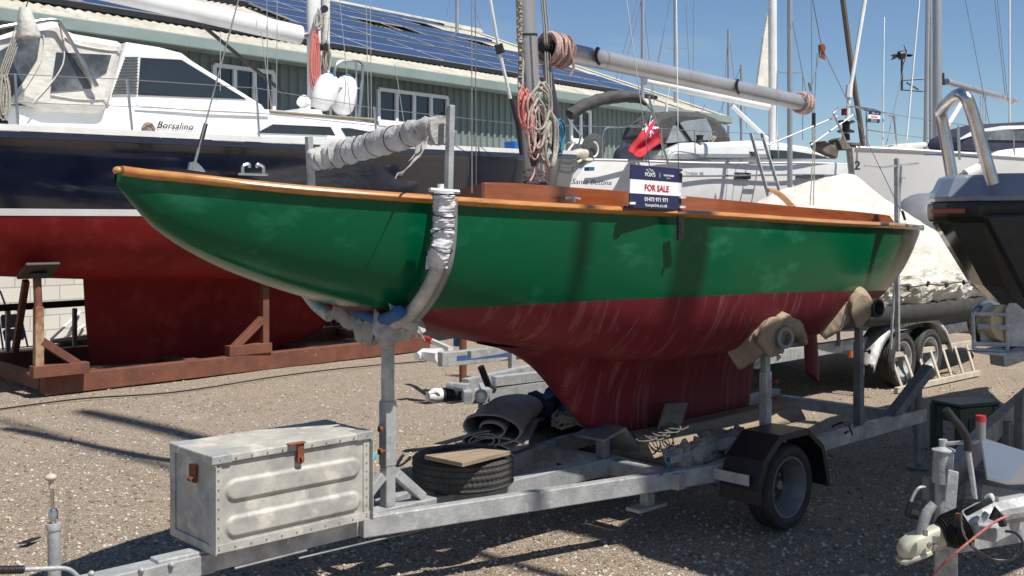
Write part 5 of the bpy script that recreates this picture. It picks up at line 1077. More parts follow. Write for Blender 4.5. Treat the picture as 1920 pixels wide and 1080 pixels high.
ext('hood_stripe',GB,[(1800,262),(1830,244),(1880,236),(1960,234),(1960,240),(1880,243),(1832,252)],-.77,-.72,WALU,gr)
for x,y0 in((1796,235),(1900,248),(1798,240)): m=MB(); m.tube([GB.at(x,y0,-1.2),GB.at(x+2,300,-1.2)],.014,5); m.o('stanchion',STEEL,gr,smooth=True)
# mizzen with wind generator (another boat beyond)
FR_=Pl(1730,24,10)
wg=T('mast_with_wind_generator','slim grey mast carrying a black wind generator on a side bracket','mast',tuple(FR_.w(0,0,0)),'yacht masts beyond the yard')
m=MB(); m.tube([V((FR_.at(1731,400).x,FR_.at(1731,400).y,0)),FR_.at(1742,-150)],.052,8); m.o('mast_tube',ALU,wg,smooth=True)
m=MB(); m.tube([FR_.at(1691,168),FR_.at(1691,112)],.028,6); m.tube([FR_.at(1691,150),FR_.at(1731,148)],.022,6); m.tube([FR_.at(1689,168),FR_.at(1730,171)],.022,6); m.tube([FR_.at(1700,155),FR_.at(1722,168)],.018,6); m.o('side_bracket',mat('green_bracket',(.02,.05,.045),None,3,.5),wg,smooth=True)
m=MB(); m.tube([FR_.at(1682,105),FR_.at(1686,104),FR_.at(1694,103),FR_.at(1698,104)],[.04,.1,.1,.05],10); m.o('generator_body',BLACK,wg,smooth=True)
m=MB(); m.prism([FR_.at(1683,105),FR_.at(1679,101),FR_.at(1670,103),FR_.at(1675,107),FR_.at(1670,113),FR_.at(1679,110)],FR_.n*.02); m.o('tail_vane',BLACK,wg)
for k in range(3):
    a=1.2+k*2.09; m=MB(); c=FR_.at(1699,104); e=c+FR_.n*math.cos(a)*.28+V((0,0,math.sin(a)*.28)); m.tube([c,(c+e)/2+FR_.d*.02,e],[.03,.035,.01],6,flat=.3); m.o('rotor_blade',BLACK,wg,smooth=True)
# other masts
def fmast(x,ytop,w,dep,lab,spr=None,lean=0,mt=ALU,stays=()):
    pl=Pl(x,dep,5); r=w/2*dep/F_; f=T('yacht_mast',lab,'mast',tuple(pl.w(0,0,0)),'yacht masts beyond the yard'); m=MB(); m.tube([pl.w(0,0,0),pl.at(x+lean,ytop)],r,8); m.o('mast_tube',mt,f,smooth=True)
    if spr:
        for y,h in spr: m=MB(); m.tube([pl.at(x-h,y-3),pl.at(x,y),pl.at(x+h,y-2)],r*.25,5); m.o('spreader',mt,f,smooth=True)
    for dx0,y0,dx1,y1 in stays: m=MB(); m.tube([pl.at(x+dx0,y0),pl.at(x+dx1,y1)],.010,4); m.o('rigging_wire',WIRE,f,smooth=True)
    return f
fmast(1205,-60,7,28,'grey mast rising over the shed verge left of the main boom',None,stays=((0,-40,-50,150),(-2,0,-40,150),(3,20,22,200)))
fmast(1266,-60,6.5,30,'slim mast with a thin spreader behind the main boom',[(92,24)],stays=((-10,0,-32,120),(20,10,30,200),(34,-60,34,230)))
fmast(1366,55,5,34,'short mast with bare truck ending in mid sky',None,stays=((0,60,-14,240),(0,60,22,240)))
fmast(1390,122,5,36,'lowest mast topped by a small wind vane',[(215,8)],stays=((0,125,-60,250),(0,125,10,240)))
fmast(1481,-60,10,22,'stout mast with steps and spreaders right of the cream sail',[(137,24)],stays=((-24,137,-26,262),(24,137,24,262),(-3,0,30,170),(40,-10,42,265)))
fmast(857,-40,7,34,'mast top standing clear above the shed ridge',None,stays=((-8,-30,-20,30),(10,-40,45,50)))
fmast(1745,-60,6,26,'thin dark mast close beside the grey yacht mast',[(104,10)],stays=((-3,0,-8,262),(4,0,4,262)))
m=MB(); BR=Pl(1600,20,5); bw=T('leaning_wooden_spar','brown bent wooden mast leaning behind the pale grey yacht bow','mast',tuple(BR.at(1618,290)),'yacht masts beyond the yard')
pts=curve([BR.at(1572,-60),BR.at(1583,20),BR.at(1592,90),BR.at(1603,170),BR.at(1612,225),BR.at(1620,290)],6); e=pts[-1]; pts.append(V((e.x,e.y,0)))
m.tube(pts,.052,8); m.o('spar',mat('dark_spar',(.13,.10,.075),(.09,.07,.05),5,.6),bw,smooth=True)
for (a,b,c) in(((945,0),(985,260),24),((905,-30),(940,110),22),((1130,-30),(1200,170),30),((1520,0),(1500,220),24),((1610,120),(1690,270),26),((1660,0),(1755,330),20),((1740,0),(1727,90),24)):
    pass
hs=Pl(930,14.5,43.2); st2=T('furled_headstay','grey furled stay with black collar slanting down to the bow of the navy yacht','stay',tuple(hs.at(975,240)))
m=MB(); m.tube([hs.at(912,-40),hs.at(934,85),hs.at(957,185)],.022,8); m.o('stay_foil',WALU,st2,smooth=True)
m=MB(); m.tube([hs.at(934,83),hs.at(939,100)],.06,8); m.o('collar',BLACK,st2,smooth=True)
m=MB(); m.tube([hs.at(958,185),hs.at(972,235),hs.at(978,290)],[.03,.045,.03],8); m.o('bottlescrew_cover',BLACK,st2,smooth=True)
# ---------------- covered boat on tandem trailer ----------------
tpc=T('covered_motor_boat','open boat shrouded in a wrinkled cream tarpaulin on a tandem trailer behind the green stern','boat',(12,6.6,.8))
tX=[8.6,9.3,10.3,11.2,11.9,12.4,13.0,14.0,14.8,15.3]
tz_=[1.55,1.75,2.12,2.30,2.38,2.2,1.93,1.64,1.3,1.1]; tb_=[.85,1.05,1.15,1.18,1.18,1.18,1.16,1.05,.75,.4]
zlo=lambda X:float(spl([8.6,12,15.3],[.88,.80,.95],X))
m=MB(); rr=[]; YT=6.65
for X in np.linspace(8.6,15.3,110):
    zt_=float(spl(tX,tz_,X)); b=float(spl(tX,tb_,X)); zl=zlo(X); ring=[]
    for k in range(49):
        a=k/48*2-1; s_=abs(a)
        if s_<.6: y=b*s_/.6*.98; z=zt_-(zt_-(zl+.42))*(s_/.6)**1.25
        else:
            t=(s_-.6)/.4; y=b*(.98+.06*math.sin(t*PI)-.08*t); z=(zl+.42)-.42*t
        p=V((X,YT+(1 if a>0 else -1)*y,z)); 
        nn=noise.noise(V((X*1.6,a*3.0,1)))*.05; r1=abs(noise.noise(V((X*2.2+a*2,a*7,7)))); r2=abs(noise.noise(V((X*4+z*2,z*9,3))))
        amp=(.09*(.3-r1)*(1 if s_>.3 else .4)+ (.10*(.3-r2) if s_>.55 else .03*(.3-r2)))
        dirn=V((0,(1 if a>0 else -1)*(.4+.6*s_),.8-.6*s_)); p=p+dirn*(nn+amp); ring.append(p)
    rr.append(ring)
m.rings(rr,closed=False,caps=False); m.o('tarpaulin_cover',TARP,tpc,smooth=True)
for s_ in(-1,1):
    m=MB(); m.tube([V((X,YT+s_*(float(spl(tX,tb_,X))-.12),zlo(X)-.0)) for X in np.linspace(8.7,15.2,40)],.13,12); m.o('side_tube',RUBBER,tpc,smooth=True)
m=MB(); m.prism([V((8.8,YT-.7,.75)),V((8.8,YT,.5)),V((8.8,YT+.7,.75))],(6,0,0)); m.o('hull_bottom',BLACK,tpc)
m=MB(); pts=[]; n_=0
cp_=[V((X,YT-float(spl(tX,tb_,X))*1.035-.03,zlo(X)+.30+.01*math.sin(X*9))) for X in np.linspace(10.2,14.6,60)]
m.tube(cp_,.008,5); m.o('lashing_cord',BLACK,tpc,smooth=True)
for i in range(3,58,6): m=MB(); m.ball(cp_[i],.028,5,(1.2,.7,1.3),lump=.5,ls=30); m.o('cord_knot',BLACK,tpc,smooth=True)
oc=T('outboard_cover','large dark blue grey covered outboard engine beyond the cream tarpaulin','outboard',(14,8.5,1))
g_=Pl(1735,13.5,30); m=MB(); m.ball(g_.at(1735,415,.5),.46,12,(1.0,.8,.85),lump=.12,ls=2); m.o('cover',SLATEP,oc,smooth=True)
m=MB(); m.beam(g_.at(1735,430,.5),V((g_.at(1735,430,.5).x,g_.at(1735,430,.5).y,.4)),.25,.3,up=(0,1,0)); m.o('leg',BLACK,oc,bev=.03)
gp=T('goal_post','galvanised T shaped post with crossbar standing behind the green stern','post',(9,5.6,0))
q=P(1683,385,Y=5.2)
m=MB(); m.beam(P(1681,298,Y=5.2),V((q.x,5.2,.5)),.035,.04,up=(0,1,0)); m.beam(P(1690,312,Y=5.3),V((q.x+.05,5.3,.5)),.02,.02,up=(0,1,0)); m.beam(P(1650,314,Y=5.2),P(1722,306,Y=5.2),.02,.02); m.beam(P(1622,311,Y=5.2),P(1660,314,Y=5.2),.015,.01); m.beam(P(1688,333,Y=5.2),P(1698,334,Y=5.2),.012,.012); m.ball(P(1682,298,Y=5.2),.018,6); m.o('post',GALV,gp)
tt=T('tandem_trailer','galvanised twin axle trailer with silver mudguard under the tarpaulined boat','trailer',(11.5,5.9,0))
YW=5.55
for x in(1691,1742):
    q=P(x,682,Y=YW); c=V((q.x+.07,YW+.10,.30)); wheel(tt,c,(0,-1,0),.30,.19,.19,rimmat=GALV)
    wheel(tt,V((q.x,7.75,.30)),(0,1,0),.30,.19,.19,rimmat=GALV)
a=P(1638,690,Y=YW).x; b=P(1786,650,Y=YW).x
prf=[(a,.28),(a+.18,.52),(a+.40,.66),(a+.75,.72),(b-.55,.72),(b-.2,.58),(b,.34)]
m=MB(); cpf=[V((x,YW,z)) for x,z in prf]; cs=curve(cpf,6); m.rings([[p+V((0,0,0)),p+V((0,.24,0))] for p in cs],closed=False,caps=False)
for i in range(len(cs)-1): k=m.pts([cs[i],cs[i+1],cs[i+1]-V((0,0,.06)),cs[i]-V((0,0,.06))]); m.face(k,k+1,k+2,k+3)
m.o('mudguard',GALV,tt,solid=.012,smooth=True)
for Y in(5.75,7.5):
    m=MB(); m.beam((7.6,Y+.0,.50),(13.6,Y,.52),.06,.12); m.o('chassis_beam',GALV,tt,bev=.005)
for X in(8.6,10.2,13.2): m=MB(); m.beam((X,5.75,.46),(X,7.5,.46),.06,.09); m.o('cross_member',GALV,tt)
for X in(8.4,8.9,10.0): m=MB(); m.beam((X,5.72,.5),(X+.12,5.80,.78),.03,.12); m.o('roller_bracket',GALV,tt)
m=MB(); m.box(P(1596,664,Y=5.70),(.12,.02,.07)); m.o('side_marker',mat('amber_lens',(.5,.09,.01),None,3,.3),tt)
for i in range(6): m=MB(); m.lathe([(0,-.06),(.05,-.06),(.06,0),(.05,.06),(0,.06)],V((11.2+i*.33,5.95,.74)),(0,1,0),12); m.o('keel_roller',BLACK,tt,smooth=True)
# ladder leaning on the wheels
la_=T('wooden_ladder','pale ladder section lying on edge against the twin trailer wheels','ladder',tuple(P(1750,715,Z=0)))
bt0=P(1680,732,Z=.03); bt1=P(1836,699,Z=.03); tp0=P(1657,668,Z=.345); tp1=P(1820,643,Z=.345)
WL_=mat('pale_ladder_wood',(.50,.45,.36),(.38,.33,.26),6,.7)
for nm,a,b in(('ladder_rail',bt0,bt1),('ladder_rail',tp0,tp1)): m=MB(); m.beam(a,b,.045,.06); m.o(nm,WL_,la_,bev=.004)
for k in range(7):
    t=.07+k*.145; m=MB(); m.tube([bt0.lerp(bt1,t),tp0.lerp(tp1,t)],.017,8); m.o('rung',WL_,la_,smooth=True)
# ---------------- dark workboat at right ----------------
wk=T('dark_workboat','dark hulled workboat with grey moulded gunwale, orange stripe and steel tow arch','boat',tuple(P(1900,560,d=7.5)))
DK=mat('dark_glossy_hull',(.075,.07,.062),(.10,.095,.085),2.5,.12,coat=.6,c3=(.14,.12,.10),s3=1.6,l3=.55,h3=.75)
GW=mat('grey_gunwale',(.22,.25,.30),(.17,.20,.25),2,.3,coat=.3)
def at(x,y,d): return P(x,y,d=d)
A0,B0,C0,D0,E0=at(1738,412,7.6),at(1835,388,6.9),at(2030,372,6.7),at(2060,372,11),at(1800,390,9.2)
up_=V((0,0,1)); cen=(A0+B0+C0+D0+E0)/5
def ringz(f,dz): return [cen+(p-cen)*f+up_*dz for p in(A0,B0,C0,D0,E0)]
G0,F0=at(1775,402,7.12),at(1750,403,8.3)
L8=[A0*.97+G0*.03,A0.lerp(G0,.45)+(A0-cen).normalized()*.03,G0,B0,C0,D0,E0,F0]
def lvl(z,f): return [V((cen.x+(p.x-cen.x)*f,cen.y+(p.y-cen.y)*f,z)) for p in L8]
m=MB(); m.rings([lvl(1.80,.985),lvl(1.84,1.0),lvl(1.90,1.005),lvl(1.93,1.0)]); m.o('fender_strip',BLACK,wk,bev=.015)
m=MB(); m.rings([lvl(1.93,.992),lvl(1.97,.985),lvl(2.12,.88),lvl(2.13,.7)]); m.o('gunwale',GW,wk,bev=.03)
m=MB(); q0=lvl(1.80,.96); q1=[p+V((.12,-.05,0)) for p in lvl(1.35,.70)]; q2=[p+V((.4,-.1,0)) for p in lvl(1.05,.5)]
m.rings([q0,q1,q2]); m.o('hull',DK,wk,bev=.02)
m=MB(); lv=lvl(1.872,1.008); m.beam(lv[1],lv[2],.012,.03); m.beam(lv[2],lv[2].lerp(lv[3],.6),.012,.03); m.o('orange_stripe',mat('orange_stripe',(.40,.10,.05),None,3,.5),wk)
m=MB(); 
m.prism([at(1850,405,6.78),at(1990,400,6.6),at(1990,560,6.6),at(1928,560,6.7)],(.03,.05,0)); m.o('bow_door',BLACK,wk,bev=.01)
m=MB(); m.tube(curve([at(1788,352,7.6),at(1778,290,7.6),at(1765,218,7.6),at(1766,205,7.5),at(1780,190,7.3),at(1798,177,7.0),at(1812,184,6.9),at(1824,215,6.9),at(1840,270,6.9),at(1862,345,6.9)],6),.042,12); m.o('tow_arch',STEEL,wk,smooth=True)
m=MB(); m.tube([at(1812,330,7.3),at(1838,318,7.3)],.05,10); m.tube([at(1815,335,7.3),at(1815,360,7.3)],.03,8); m.o('deck_light',WALU,wk,smooth=True)
# ---------------- near right trailer ----------------
nr=T('near_trailer','galvanised trailer with cream coupling head, rubber bellows and handbrake at bottom right','trailer',tuple(P(1760,1060,d=4.4)))
def n3(x,y,d=4.4): return P(x,y,d=d)
CRM=mat('cream_cast_coupling',(.55,.54,.42),(.45,.44,.35),8,.5,.2)
def sq(c,sd_,u_,w_,h_,e=.5,n=20):
    return [c+sd_*(w_*math.copysign(abs(math.cos(2*PI*k/n))**e,math.cos(2*PI*k/n)))+u_*(h_*math.copysign(abs(math.sin(2*PI*k/n))**e,math.sin(2*PI*k/n))) for k in range(n)]
ca0=n3(1686,1034); ca1=n3(1782,994); axc=(ca1-ca0).normalized(); sdc=axc.cross(V((0,0,1))).normalized(); upc=sdc.cross(axc)
m=MB(); Lc=(ca1-ca0).length
m.rings([sq(ca0+axc*(Lc*t)+V((0,0,dz)),sdc,upc,w_,h_) for t,w_,h_,dz in((0,.018,.010,-.012),(.03,.034,.022,-.006),(.12,.046,.036,.0),(.3,.050,.044,.002),(.45,.050,.046,.0),(.55,.042,.044,.0),(.62,.038,.044,.0),(.9,.036,.042,0),(1.0,.034,.04,0))]); cpl=m.o('coupling_head',CRM,nr,smooth=True,ang=45)
m=MB(); m.rings([sq(ca0+axc*(Lc*t)+V((0,0,-.04)),sdc,upc,w_,h_) for t,w_,h_ in((-.01,.03,.008),(.05,.046,.012),(.4,.056,.012),(.55,.05,.012),(.6,.03,.008))]); m.o('coupling_lip',CRM,cpl,smooth=True,ang=45)
for t,dz in((.5,.0),(.66,.01),(.62,-.02)): m=MB(); m.lathe([(0,0),(.011,0),(.011,.012),(0,.014)],ca0+axc*(Lc*t)+sdc*.04+V((0,0,dz)),sdc,6); m.o('bolt',STEEL,cpl)
m=MB(); m.tube(curve([n3(1726,1005,4.38),n3(1730,985,4.38),n3(1738,962,4.38),n3(1752,945,4.38)],5),[.016,.016,.017,.018,.019,.02,.021,.022,.022,.022,.022,.021,.021,.02,.02,.02],12); m.o('coupling_handle',GALV,cpl,smooth=True)
m=MB(); m.tube([n3(1764+i*2.1,1003-i*.9) for i in range(22)],[.047+.022*min(1,i/6)+(.005 if i%2 else -.003) for i in range(22)],20); m.o('rubber_bellows',BLACK,nr,smooth=True)
m=MB(); m.tube([n3(1805,985),n3(1840,968),n3(1880,958),n3(1925,950)],[.05,.056,.056,.056],16); m.box(n3(1855,985,4.42),(.26,.16,.06),Matrix.Rotation(0,3,'Z')); cb_=m.o('brake_housing',GALV,nr,bev=.006)
m=MB(); m.beam(n3(1768,1012,4.5),n3(2010,975,5.2),.07,.11); m.beam(n3(1740,1020,4.5),n3(1790,1008,4.5),.09,.04); m.o('front_channel',GALV,nr,bev=.004)
m=MB(); m.beam(n3(1775,1000,4.6),n3(1775,1180,4.6),.07,.07,up=(0,1,0)); m.o('front_leg',GALV,nr,bev=.004)
m=MB(); m.prism([n3(1767,975,4.5),n3(1778,880,4.5),n3(1798,885,4.5),n3(1790,980,4.5)],(n3(1780,930,4.62)-n3(1780,930,4.5))); m.o('galvanised_bracket',GALV,nr,bev=.004)
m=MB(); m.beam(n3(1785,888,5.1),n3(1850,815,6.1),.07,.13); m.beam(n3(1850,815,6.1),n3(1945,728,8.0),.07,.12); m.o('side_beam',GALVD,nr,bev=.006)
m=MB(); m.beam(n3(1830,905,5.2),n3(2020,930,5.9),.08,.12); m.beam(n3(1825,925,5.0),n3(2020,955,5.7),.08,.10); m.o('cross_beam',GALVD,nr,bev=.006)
m=MB(); m.beam(n3(1888,790,6.4),n3(1888,845,6.4),.05,.05,up=(0,1,0)); m.beam(n3(1912,740,6.4),n3(1912,860,6.4),.05,.05,up=(0,1,0)); m.o('upright_post',GALVD,nr,bev=.004)
m=MB(); m.tube([n3(1766,905,4.7),n3(1769,848,4.7)],.043,16); m.lathe([(.043,0),(.049,.005),(.049,.012),(.01,.03)],n3(1769,848,4.7),(0,0,1),16); m.tube([n3(1764,1080,4.7),n3(1766,905,4.7)],.030,12); m.tube([n3(1769,845,4.7),n3(1768,824,4.7)],.018,10); jw=m.o('jockey_tube',GALV,nr,smooth=True)
m=MB(); m.tube([n3(1768,832,4.7),n3(1800,830,4.65),n3(1828,829,4.6),n3(1838,822,4.58)],.009,8); m.o('crank',GALV,jw,smooth=True)
m=MB(); m.tube([n3(1839,824,4.58),n3(1839,790,4.58)],[.020,.021],12); m.o('crank_grip',SLATEP,jw,smooth=True)
m=MB(); m.tube([n3(1839,790,4.58),n3(1839,779,4.58)],.0215,12); m.o('grip_cap',mat('red_cap',(.45,.02,.03),None,3,.4),jw,smooth=True)
m=MB(); m.prism([n3(1741,898,4.75),n3(1764,900,4.75),n3(1764,945,4.75),n3(1741,940,4.75)],(.02,.04,0)); m.o('clamp_frame',GALVD,nr,bev=.004)
m=MB(); m.tube(curve([n3(1740,914,4.72),n3(1725,914,4.7),n3(1715,925,4.7),n3(1706,945,4.7)],5),.007,6); m.o('clamp_handle',GALV,nr,smooth=True)
m=MB(); m.tube([n3(1708,940,4.7),n3(1702,965,4.7)],.015,8); m.tube([n3(1702,962,4.7),n3(1735,968,4.75)],.02,8); m.o('handle_grip',BLACK,nr,smooth=True)
m=MB(); m.tube([n3(1828,935,4.5),n3(1822,890,4.5),n3(1815,842,4.5)],.012,8); hl=m.o('handbrake_lever',GALV,nr,smooth=True)
m=MB(); m.tube(curve([n3(1815,845,4.5),n3(1813,822,4.5),n3(1800,800,4.5),n3(1785,782,4.5),n3(1773,767,4.5)],5),[.0165]*21,12); m.o('lever_grip',BLACK,hl,smooth=True)
m=MB(); m.prism([n3(1840,820,5.0),n3(1935,850,5.2),n3(1935,905,5.2),n3(1890,905,5.0),n3(1852,896,4.95)],(.01,.01,-.012)); wbd=T('white_sheet','white sheet panel lying tilted on the near trailer behind the crank','panel',tuple(n3(1880,880,5.0))); m.o('panel',WHITE,wbd)
for cs_,r,mt in(([n3(1803,968,4.3),n3(1800,950,4.3),n3(1808,935,4.28),n3(1830,938,4.28)],.006,BLACK),([n3(1802,960,4.3),n3(1806,1000,4.25),n3(1830,1030,4.2),n3(1870,1052,4.2),n3(1905,1045,4.2),n3(1918,1020,4.2),n3(1905,1000,4.22),n3(1885,996,4.25)],.0055,BLACK),([n3(1800,965,4.31),n3(1812,1012,4.26),n3(1850,1045,4.21),n3(1895,1050,4.21),n3(1914,1030,4.21)],.005,SLATEP),([n3(1812,962,4.3),n3(1835,950,4.25),n3(1858,938,4.25)],.013,BLACK),([n3(1892,968,4.2),n3(1872,975,4.2),n3(1850,990,4.2),n3(1800,1030,4.2),n3(1765,1062,4.2),n3(1740,1095,4.2)],.005,ROPER)):
    m=MB(); m.tube(curve(cs_,6),r,6); m.o('cable',mt,nr,smooth=True)
m=MB(); m.tube([n3(1862,975,4.25),n3(1868,955,4.25),n3(1875,968,4.25),n3(1882,985,4.25)],.018,8,lump=.4,ls=30); m.o('cable_plug',BLACK,nr,smooth=True)
m=MB(); m.ball(n3(1857,935,4.3),.02,6,lump=.3,ls=40); m.o('tape_end',WRAPW,nr,smooth=True)
for x,y in((1796,968),(1868,936),(1735,1000),(1752,1012)): m=MB(); m.lathe([(0,-.01),(.010,-.01),(.010,.012),(0,.014)],n3(x,y,4.32),(0,0,1),6); m.o('bolt',RUSTL if x==1796 else STEEL,nr)
# winch frame hanging in mid air belongs to the winch post of that trailer
wn=T('trailer_winch','galvanised winch cage with a drum of cream webbing on a post at right','winch',tuple(n3(1870,680,6)))
def w3(x,y,d=6.0): return P(x,y,d=d)
tubes('cage_bar',GALV,wn,([w3(1824,588),w3(1888,590)],.012),([w3(1824,588),w3(1826,655)],.012),([w3(1888,590),w3(1889,658)],.012),([w3(1832,612),w3(1888,614)],.016),([w3(1826,645),w3(1889,646)],.014),([w3(1826,655),w3(1889,660)],.012),([w3(1824,588),w3(1850,570,6.3)],.012))
m=MB(); m.prism([w3(1838,585,6.05),w3(1845,572,6.05),w3(1855,566,6.05),w3(1862,570,6.05),w3(1864,645,6.05),w3(1838,645,6.05)],w3(1850,600,6.08)-w3(1850,600,6.05)); m.prism([w3(1885,580,6.0),w3(1892,568,6.0),w3(1905,568,6.0),w3(1925,585,6.0),w3(1925,650,6.0),w3(1888,650,6.0)],w3(1850,600,6.03)-w3(1850,600,6.0)); m.o('side_plate',GALV,wn,bev=.003)
m=MB(); ax=(w3(1884,600,6.0)-w3(1856,600,6.1)); m.tube([w3(1856,606,6.12),w3(1884,606,6.02)],.105,24); m.o('webbing_drum',mat('cream_webbing',(.50,.41,.24),(.42,.34,.2),30,.8),wn,smooth=True)
m=MB(); m.tube([w3(1852,606,6.14),w3(1856,606,6.12)],.13,24); m.o('drum_flange',STEEL,wn,smooth=True)
m=MB(); m.prism([w3(1826,660,5.98),w3(1882,668,5.95),w3(1884,688,5.95),w3(1888,688,5.95),w3(1935,672,5.9),w3(1935,655,5.9),w3(1890,662,5.95)],(.05,.1,0)); m.prism([w3(1826,658),w3(1882,666),w3(1930,650,6.3),w3(1860,650,6.4)],(0,0,-.01)); m.o('base_plate',GALV,wn)
m=MB(); m.beam(w3(1915,655,6.2),w3(2090,648,6.2),.09,.09); m.beam(w3(2085,640,6.2),w3(2085,1010,6.2),.09,.09,up=(0,1,0)); m.o('winch_post',GALVD,wn)
m=MB(); m.box(w3(1905,620,6.1),(.14,.12,.2)); m.o('gear_housing',BLACK,wn,bev=.015)
# green stool
gs=T('plastic_step_stool','dark green moulded plastic step stool standing between the trailers','stool',tuple(P(1840,860,Z=0)))
GPL=mat('dark_green_plastic',(.012,.045,.028),(.01,.035,.022),6,.45)
S0=P(1800,858,Z=0); yv=math.radians(20); sxv=V((math.cos(yv),-math.sin(yv),0)); syv=V((math.sin(yv),math.cos(yv),0))
gq=lambda a,b,c:S0+sxv*a+syv*b+V((0,0,c))
Wg,Dg,Hg=.42,.30,.40
m=MB(); m.prism([gq(-.0,0,Hg-.03),gq(Wg,0,Hg-.03),gq(Wg,Dg,Hg-.03),gq(0,Dg,Hg-.03)],(0,0,.03)); m.o('seat',GPL,gs,bev=.012)
for a,b in((0,0),(Wg-.07,0),(0,Dg-.05),(Wg-.07,Dg-.05)): m=MB(); m.prism([gq(a-.01,b-.01,0),gq(a+.075,b-.01,0),gq(a+.075,b+.05,0),gq(a-.01,b+.05,0)],(0,0,Hg-.03)); m.o('leg',GPL,gs,bev=.008)
for b in(0,Dg-.02): m=MB(); m.prism([gq(.07,b,Hg-.12),gq(Wg-.07,b,Hg-.12),gq(Wg-.07,b+.02,Hg-.12),gq(.07,b+.02,Hg-.12)],(0,0,.09)); m.o('side_skirt',GPL,gs)
m=MB(); m.prism([gq(.0,.05,Hg-.14),gq(.02,.05,Hg-.14),gq(.02,Dg-.05,Hg-.14),gq(.0,Dg-.05,Hg-.14)],(0,0,.11)); m.o('side_skirt',GPL,gs)
# ---------------- trailers in the middle distance ----------------
def z3(x,y,z=.45): return P(x,y,Z=z)
t1_=T('grey_box_trailer','galvanised trailer with silver coupling and perforated jockey post behind the keel','trailer',tuple(P(900,800,Z=0)))
m=MB(); m.beam(z3(876,744),z3(1150,712),.07,.11); m.o('chassis_beam',GALV,t1_,bev=.005)
m=MB(); m.beam(z3(872,722,.5),z3(1060,680,.5),.07,.10); m.o('chassis_beam',GALV,t1_,bev=.005)
m=MB(); m.beam(z3(925,715,.55),z3(1060,700,.55),.06,.08); m.o('drawbar_plate',GALV,t1_,bev=.005)
for x,y in((872,733),(905,728),(965,712),(960,690)):
    m=MB(); m.beam(z3(x,y,.48),z3(x+6,y+14,.48),.06,.09); m.o('cross_plate',GALV,t1_)
m=MB(); q=z3(960,705,.45); m.beam(V((q.x,q.y,.4)),V((q.x,q.y,.78)),.05,.05,up=(0,1,0)); m.o('upright',GALV,t1_)
m=MB(); m.tube([z3(903,742,.40),z3(902,742,.83)],.038,12); m.tube([z3(902,742,.83),z3(902,742,.87)],.02,8); m.o('jockey_post',GALV,t1_,smooth=True)
m=MB(); q=z3(903,742,.4); m.tube([q,V((q.x,q.y,.08))],.03,10); m.lathe([(0,-.04),(.07,-.04),(.08,0),(.07,.04),(0,.04)],V((q.x,q.y,.08)),(.6,.8,0),14); m.o('jockey_wheel',GALVD,t1_,smooth=True)
m=MB(); m.tube(curve([z3(925,735,.5),z3(928,730,.62),z3(922,725,.72),z3(915,722,.78)],5),.013,8); hb_=m.o('brake_lever',GALV,t1_,smooth=True)
m=MB(); q=z3(915,722,.78); m.tube([q,q+V((-.06,0,.12))],.022,8); m.o('lever_grip',BLACK,hb_,smooth=True)
m=MB(); m.tube([z3(802,744),z3(815,742),z3(830,740)],[.03,.06,.05],12); m.tube(curve([z3(803,744,.47),z3(803,738,.56),z3(815,735,.56),z3(822,740,.5)],4),.014,8); m.o('coupling_head',WALU,t1_,smooth=True)
m=MB(); m.tube([z3(830+i*2.4,741-i*.2) for i in range(15)],[.055+(.006 if i%2 else 0) for i in range(15)],14); m.o('bellows',BLACK,t1_,smooth=True)
m=MB(); m.tube([z3(841,722,.53),z3(882,728,.53)],[.025,.04],8,flat=1.3); m.o('handle_cover',GALV,t1_,smooth=True)
m=MB(); m.beam(z3(940,752,.3),z3(990,750,.3),.1,.05); m.o('loading_ramp_end',GALVD,t1_)
t2_=T('striped_trailer','far galvanised trailer with a blue stripe along its drawbar near the cradle end','trailer',tuple(P(900,690,Z=0)))
m=MB(); m.beam(z3(825,674),z3(1060,652),.09,.14); m.o('drawbar',GALV,t2_,bev=.005)
m=MB(); a=z3(852,671)+V((-.02,-.055,0)); b=z3(960,661)+V((-.02,-.055,0)); m.beam(a,b,.01,.05); m.o('blue_stripe',BLUEF,t2_)
m=MB(); m.tube([z3(782,668),z3(795,666),z3(825,670)],[.04,.06,.08],10,lump=.3); m.o('coupling_head',WALU,t2_,smooth=True)
m=MB(); q=z3(868,668,.4); m.tube([V((q.x,q.y,.1)),V((q.x,q.y,.75))],.04,10); m.o('jockey_post',RUST,t2_,smooth=True)
m=MB(); q=z3(872,668,.4); m.tube([V((q.x,q.y+.1,.5)),V((q.x,q.y+.1,.85))],.06,10); m.o('blue_tube',BLUEF,t2_,smooth=True)
m=MB(); m.tube([z3(812,640,.5),z3(845,655,.5)],.03,8); hb2=m.o('brake_lever',WALU,t2_,smooth=True); m=MB(); m.tube([z3(798,637,.5),z3(812,640,.5)],.035,8); m.o('lever_grip',mat('red_grip',(.4,.02,.02),None,3,.4),hb2,smooth=True)
m=MB(); m.beam(z3(880,665,.5),z3(1040,640,.55),.06,.07); m.o('side_rail',GALV,t2_)
t3_=T('dinghy_trolley','launching trolley with one small black tyred wheel beyond the cradle','trolley',tuple(P(632,628,Z=0)))
q=P(632,628,Z=0); wheel(t3_,V((q.x,q.y,.21)),(-.3,-1,0),.21,.12,.12,rimmat=GALVD)
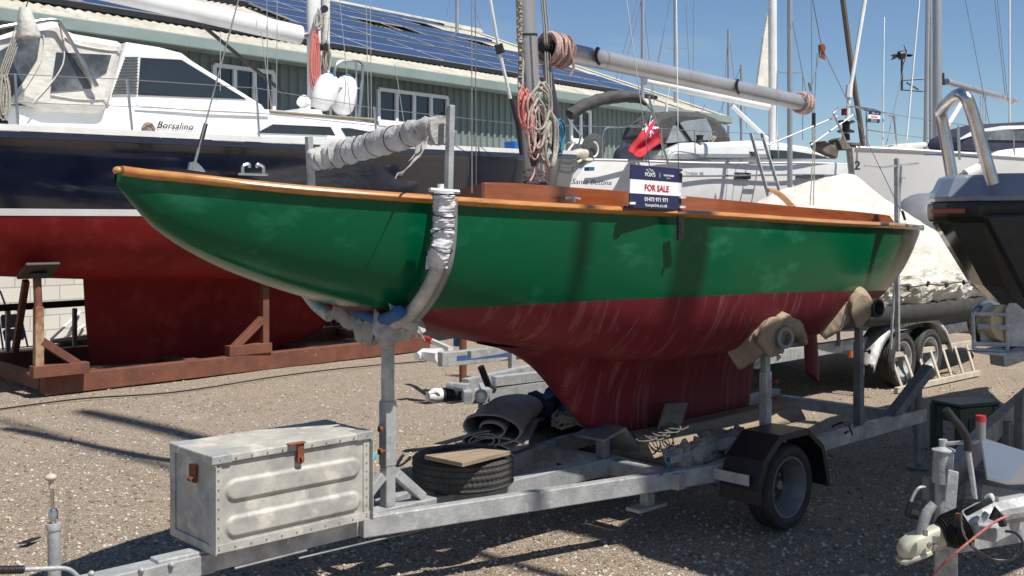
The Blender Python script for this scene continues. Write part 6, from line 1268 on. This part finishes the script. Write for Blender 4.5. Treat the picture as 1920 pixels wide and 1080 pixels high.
m=MB(); m.tube([V((q.x,q.y,.21)),V((q.x+.9,q.y+1.0,.30))],.025,6); m.tube([V((q.x-.2,q.y+.2,.5)),V((q.x+1.4,q.y+.3,.28))],.03,6); m.tube([V((q.x-.1,q.y+.5,.52)),V((q.x+1.4,q.y+.6,.30))],.03,6); m.o('trolley_frame',WALU,t3_,smooth=True)
cd=T('thin_cable','thin dark cable trailing across the gravel in front of the cradle','cable',tuple(P(500,715,Z=0)))
m=MB(); m.tube(curve([P(-20,770,Z=.01),P(150,748,Z=.01),P(330,735,Z=.01),P(520,706,Z=.01),P(650,690,Z=.01),P(800,677,Z=.01)],10),.008,5); m.o('cord',BLACK,cd,smooth=True)
# ---------------- unseen yacht hull added outside the frame at right, shaped to shade the corner ----------------
oy=T('unseen_shade_yacht','white yacht hull on stands added out of view at right to shade the gravel','yacht',(8,0,0))
hull([4.7,4.8,5.0,5.4,6.5,9,12],[.2,.45,.65,.78,.8,.8,.7],[4.35]*7,[3.9,3.4,3.1,3.0,3.0,3.0,3.2],None,lambda x,y,z:(x,1.0+y,z),q=1.3,p=.35,n2=0,mats=[WHITE],parent=oy,name='hull')
m=MB(); m.prism([(4.75,1.0,4.34),(5.4,.25,4.34),(12,.3,4.34),(12,1.7,4.34),(5.4,1.75,4.34)],(0,0,.04)); m.o('deck',WHITE,oy)
for X,Y in((8.5,.6),(8.5,1.4),(11.5,.6),(11.5,1.4)): m=MB(); m.beam((X,Y,0),(X,Y,3.2),.12,.12,up=(0,1,0)); m.o('stand_leg',RUST,oy)
m=MB(); m.tube([(9,1.0,4),(9,1.0,15)],.08,12); m.o('mast',ALU,oy,smooth=True)
for nm,x,y,r,lb in(('yacht_mast',5.2,-1.6,.13,'thick furled mast out of view behind the photographer'),('yacht_mast',4.42,-1.4,.05,'slim mast out of view behind the photographer'),):
    f=T(nm,lb,'mast',(x,y,0),'masts behind the viewer'); m=MB(); m.tube([(x,y,0),(x,y,20.5)],r,10); m.o('mast_tube',ALU,f,smooth=True)
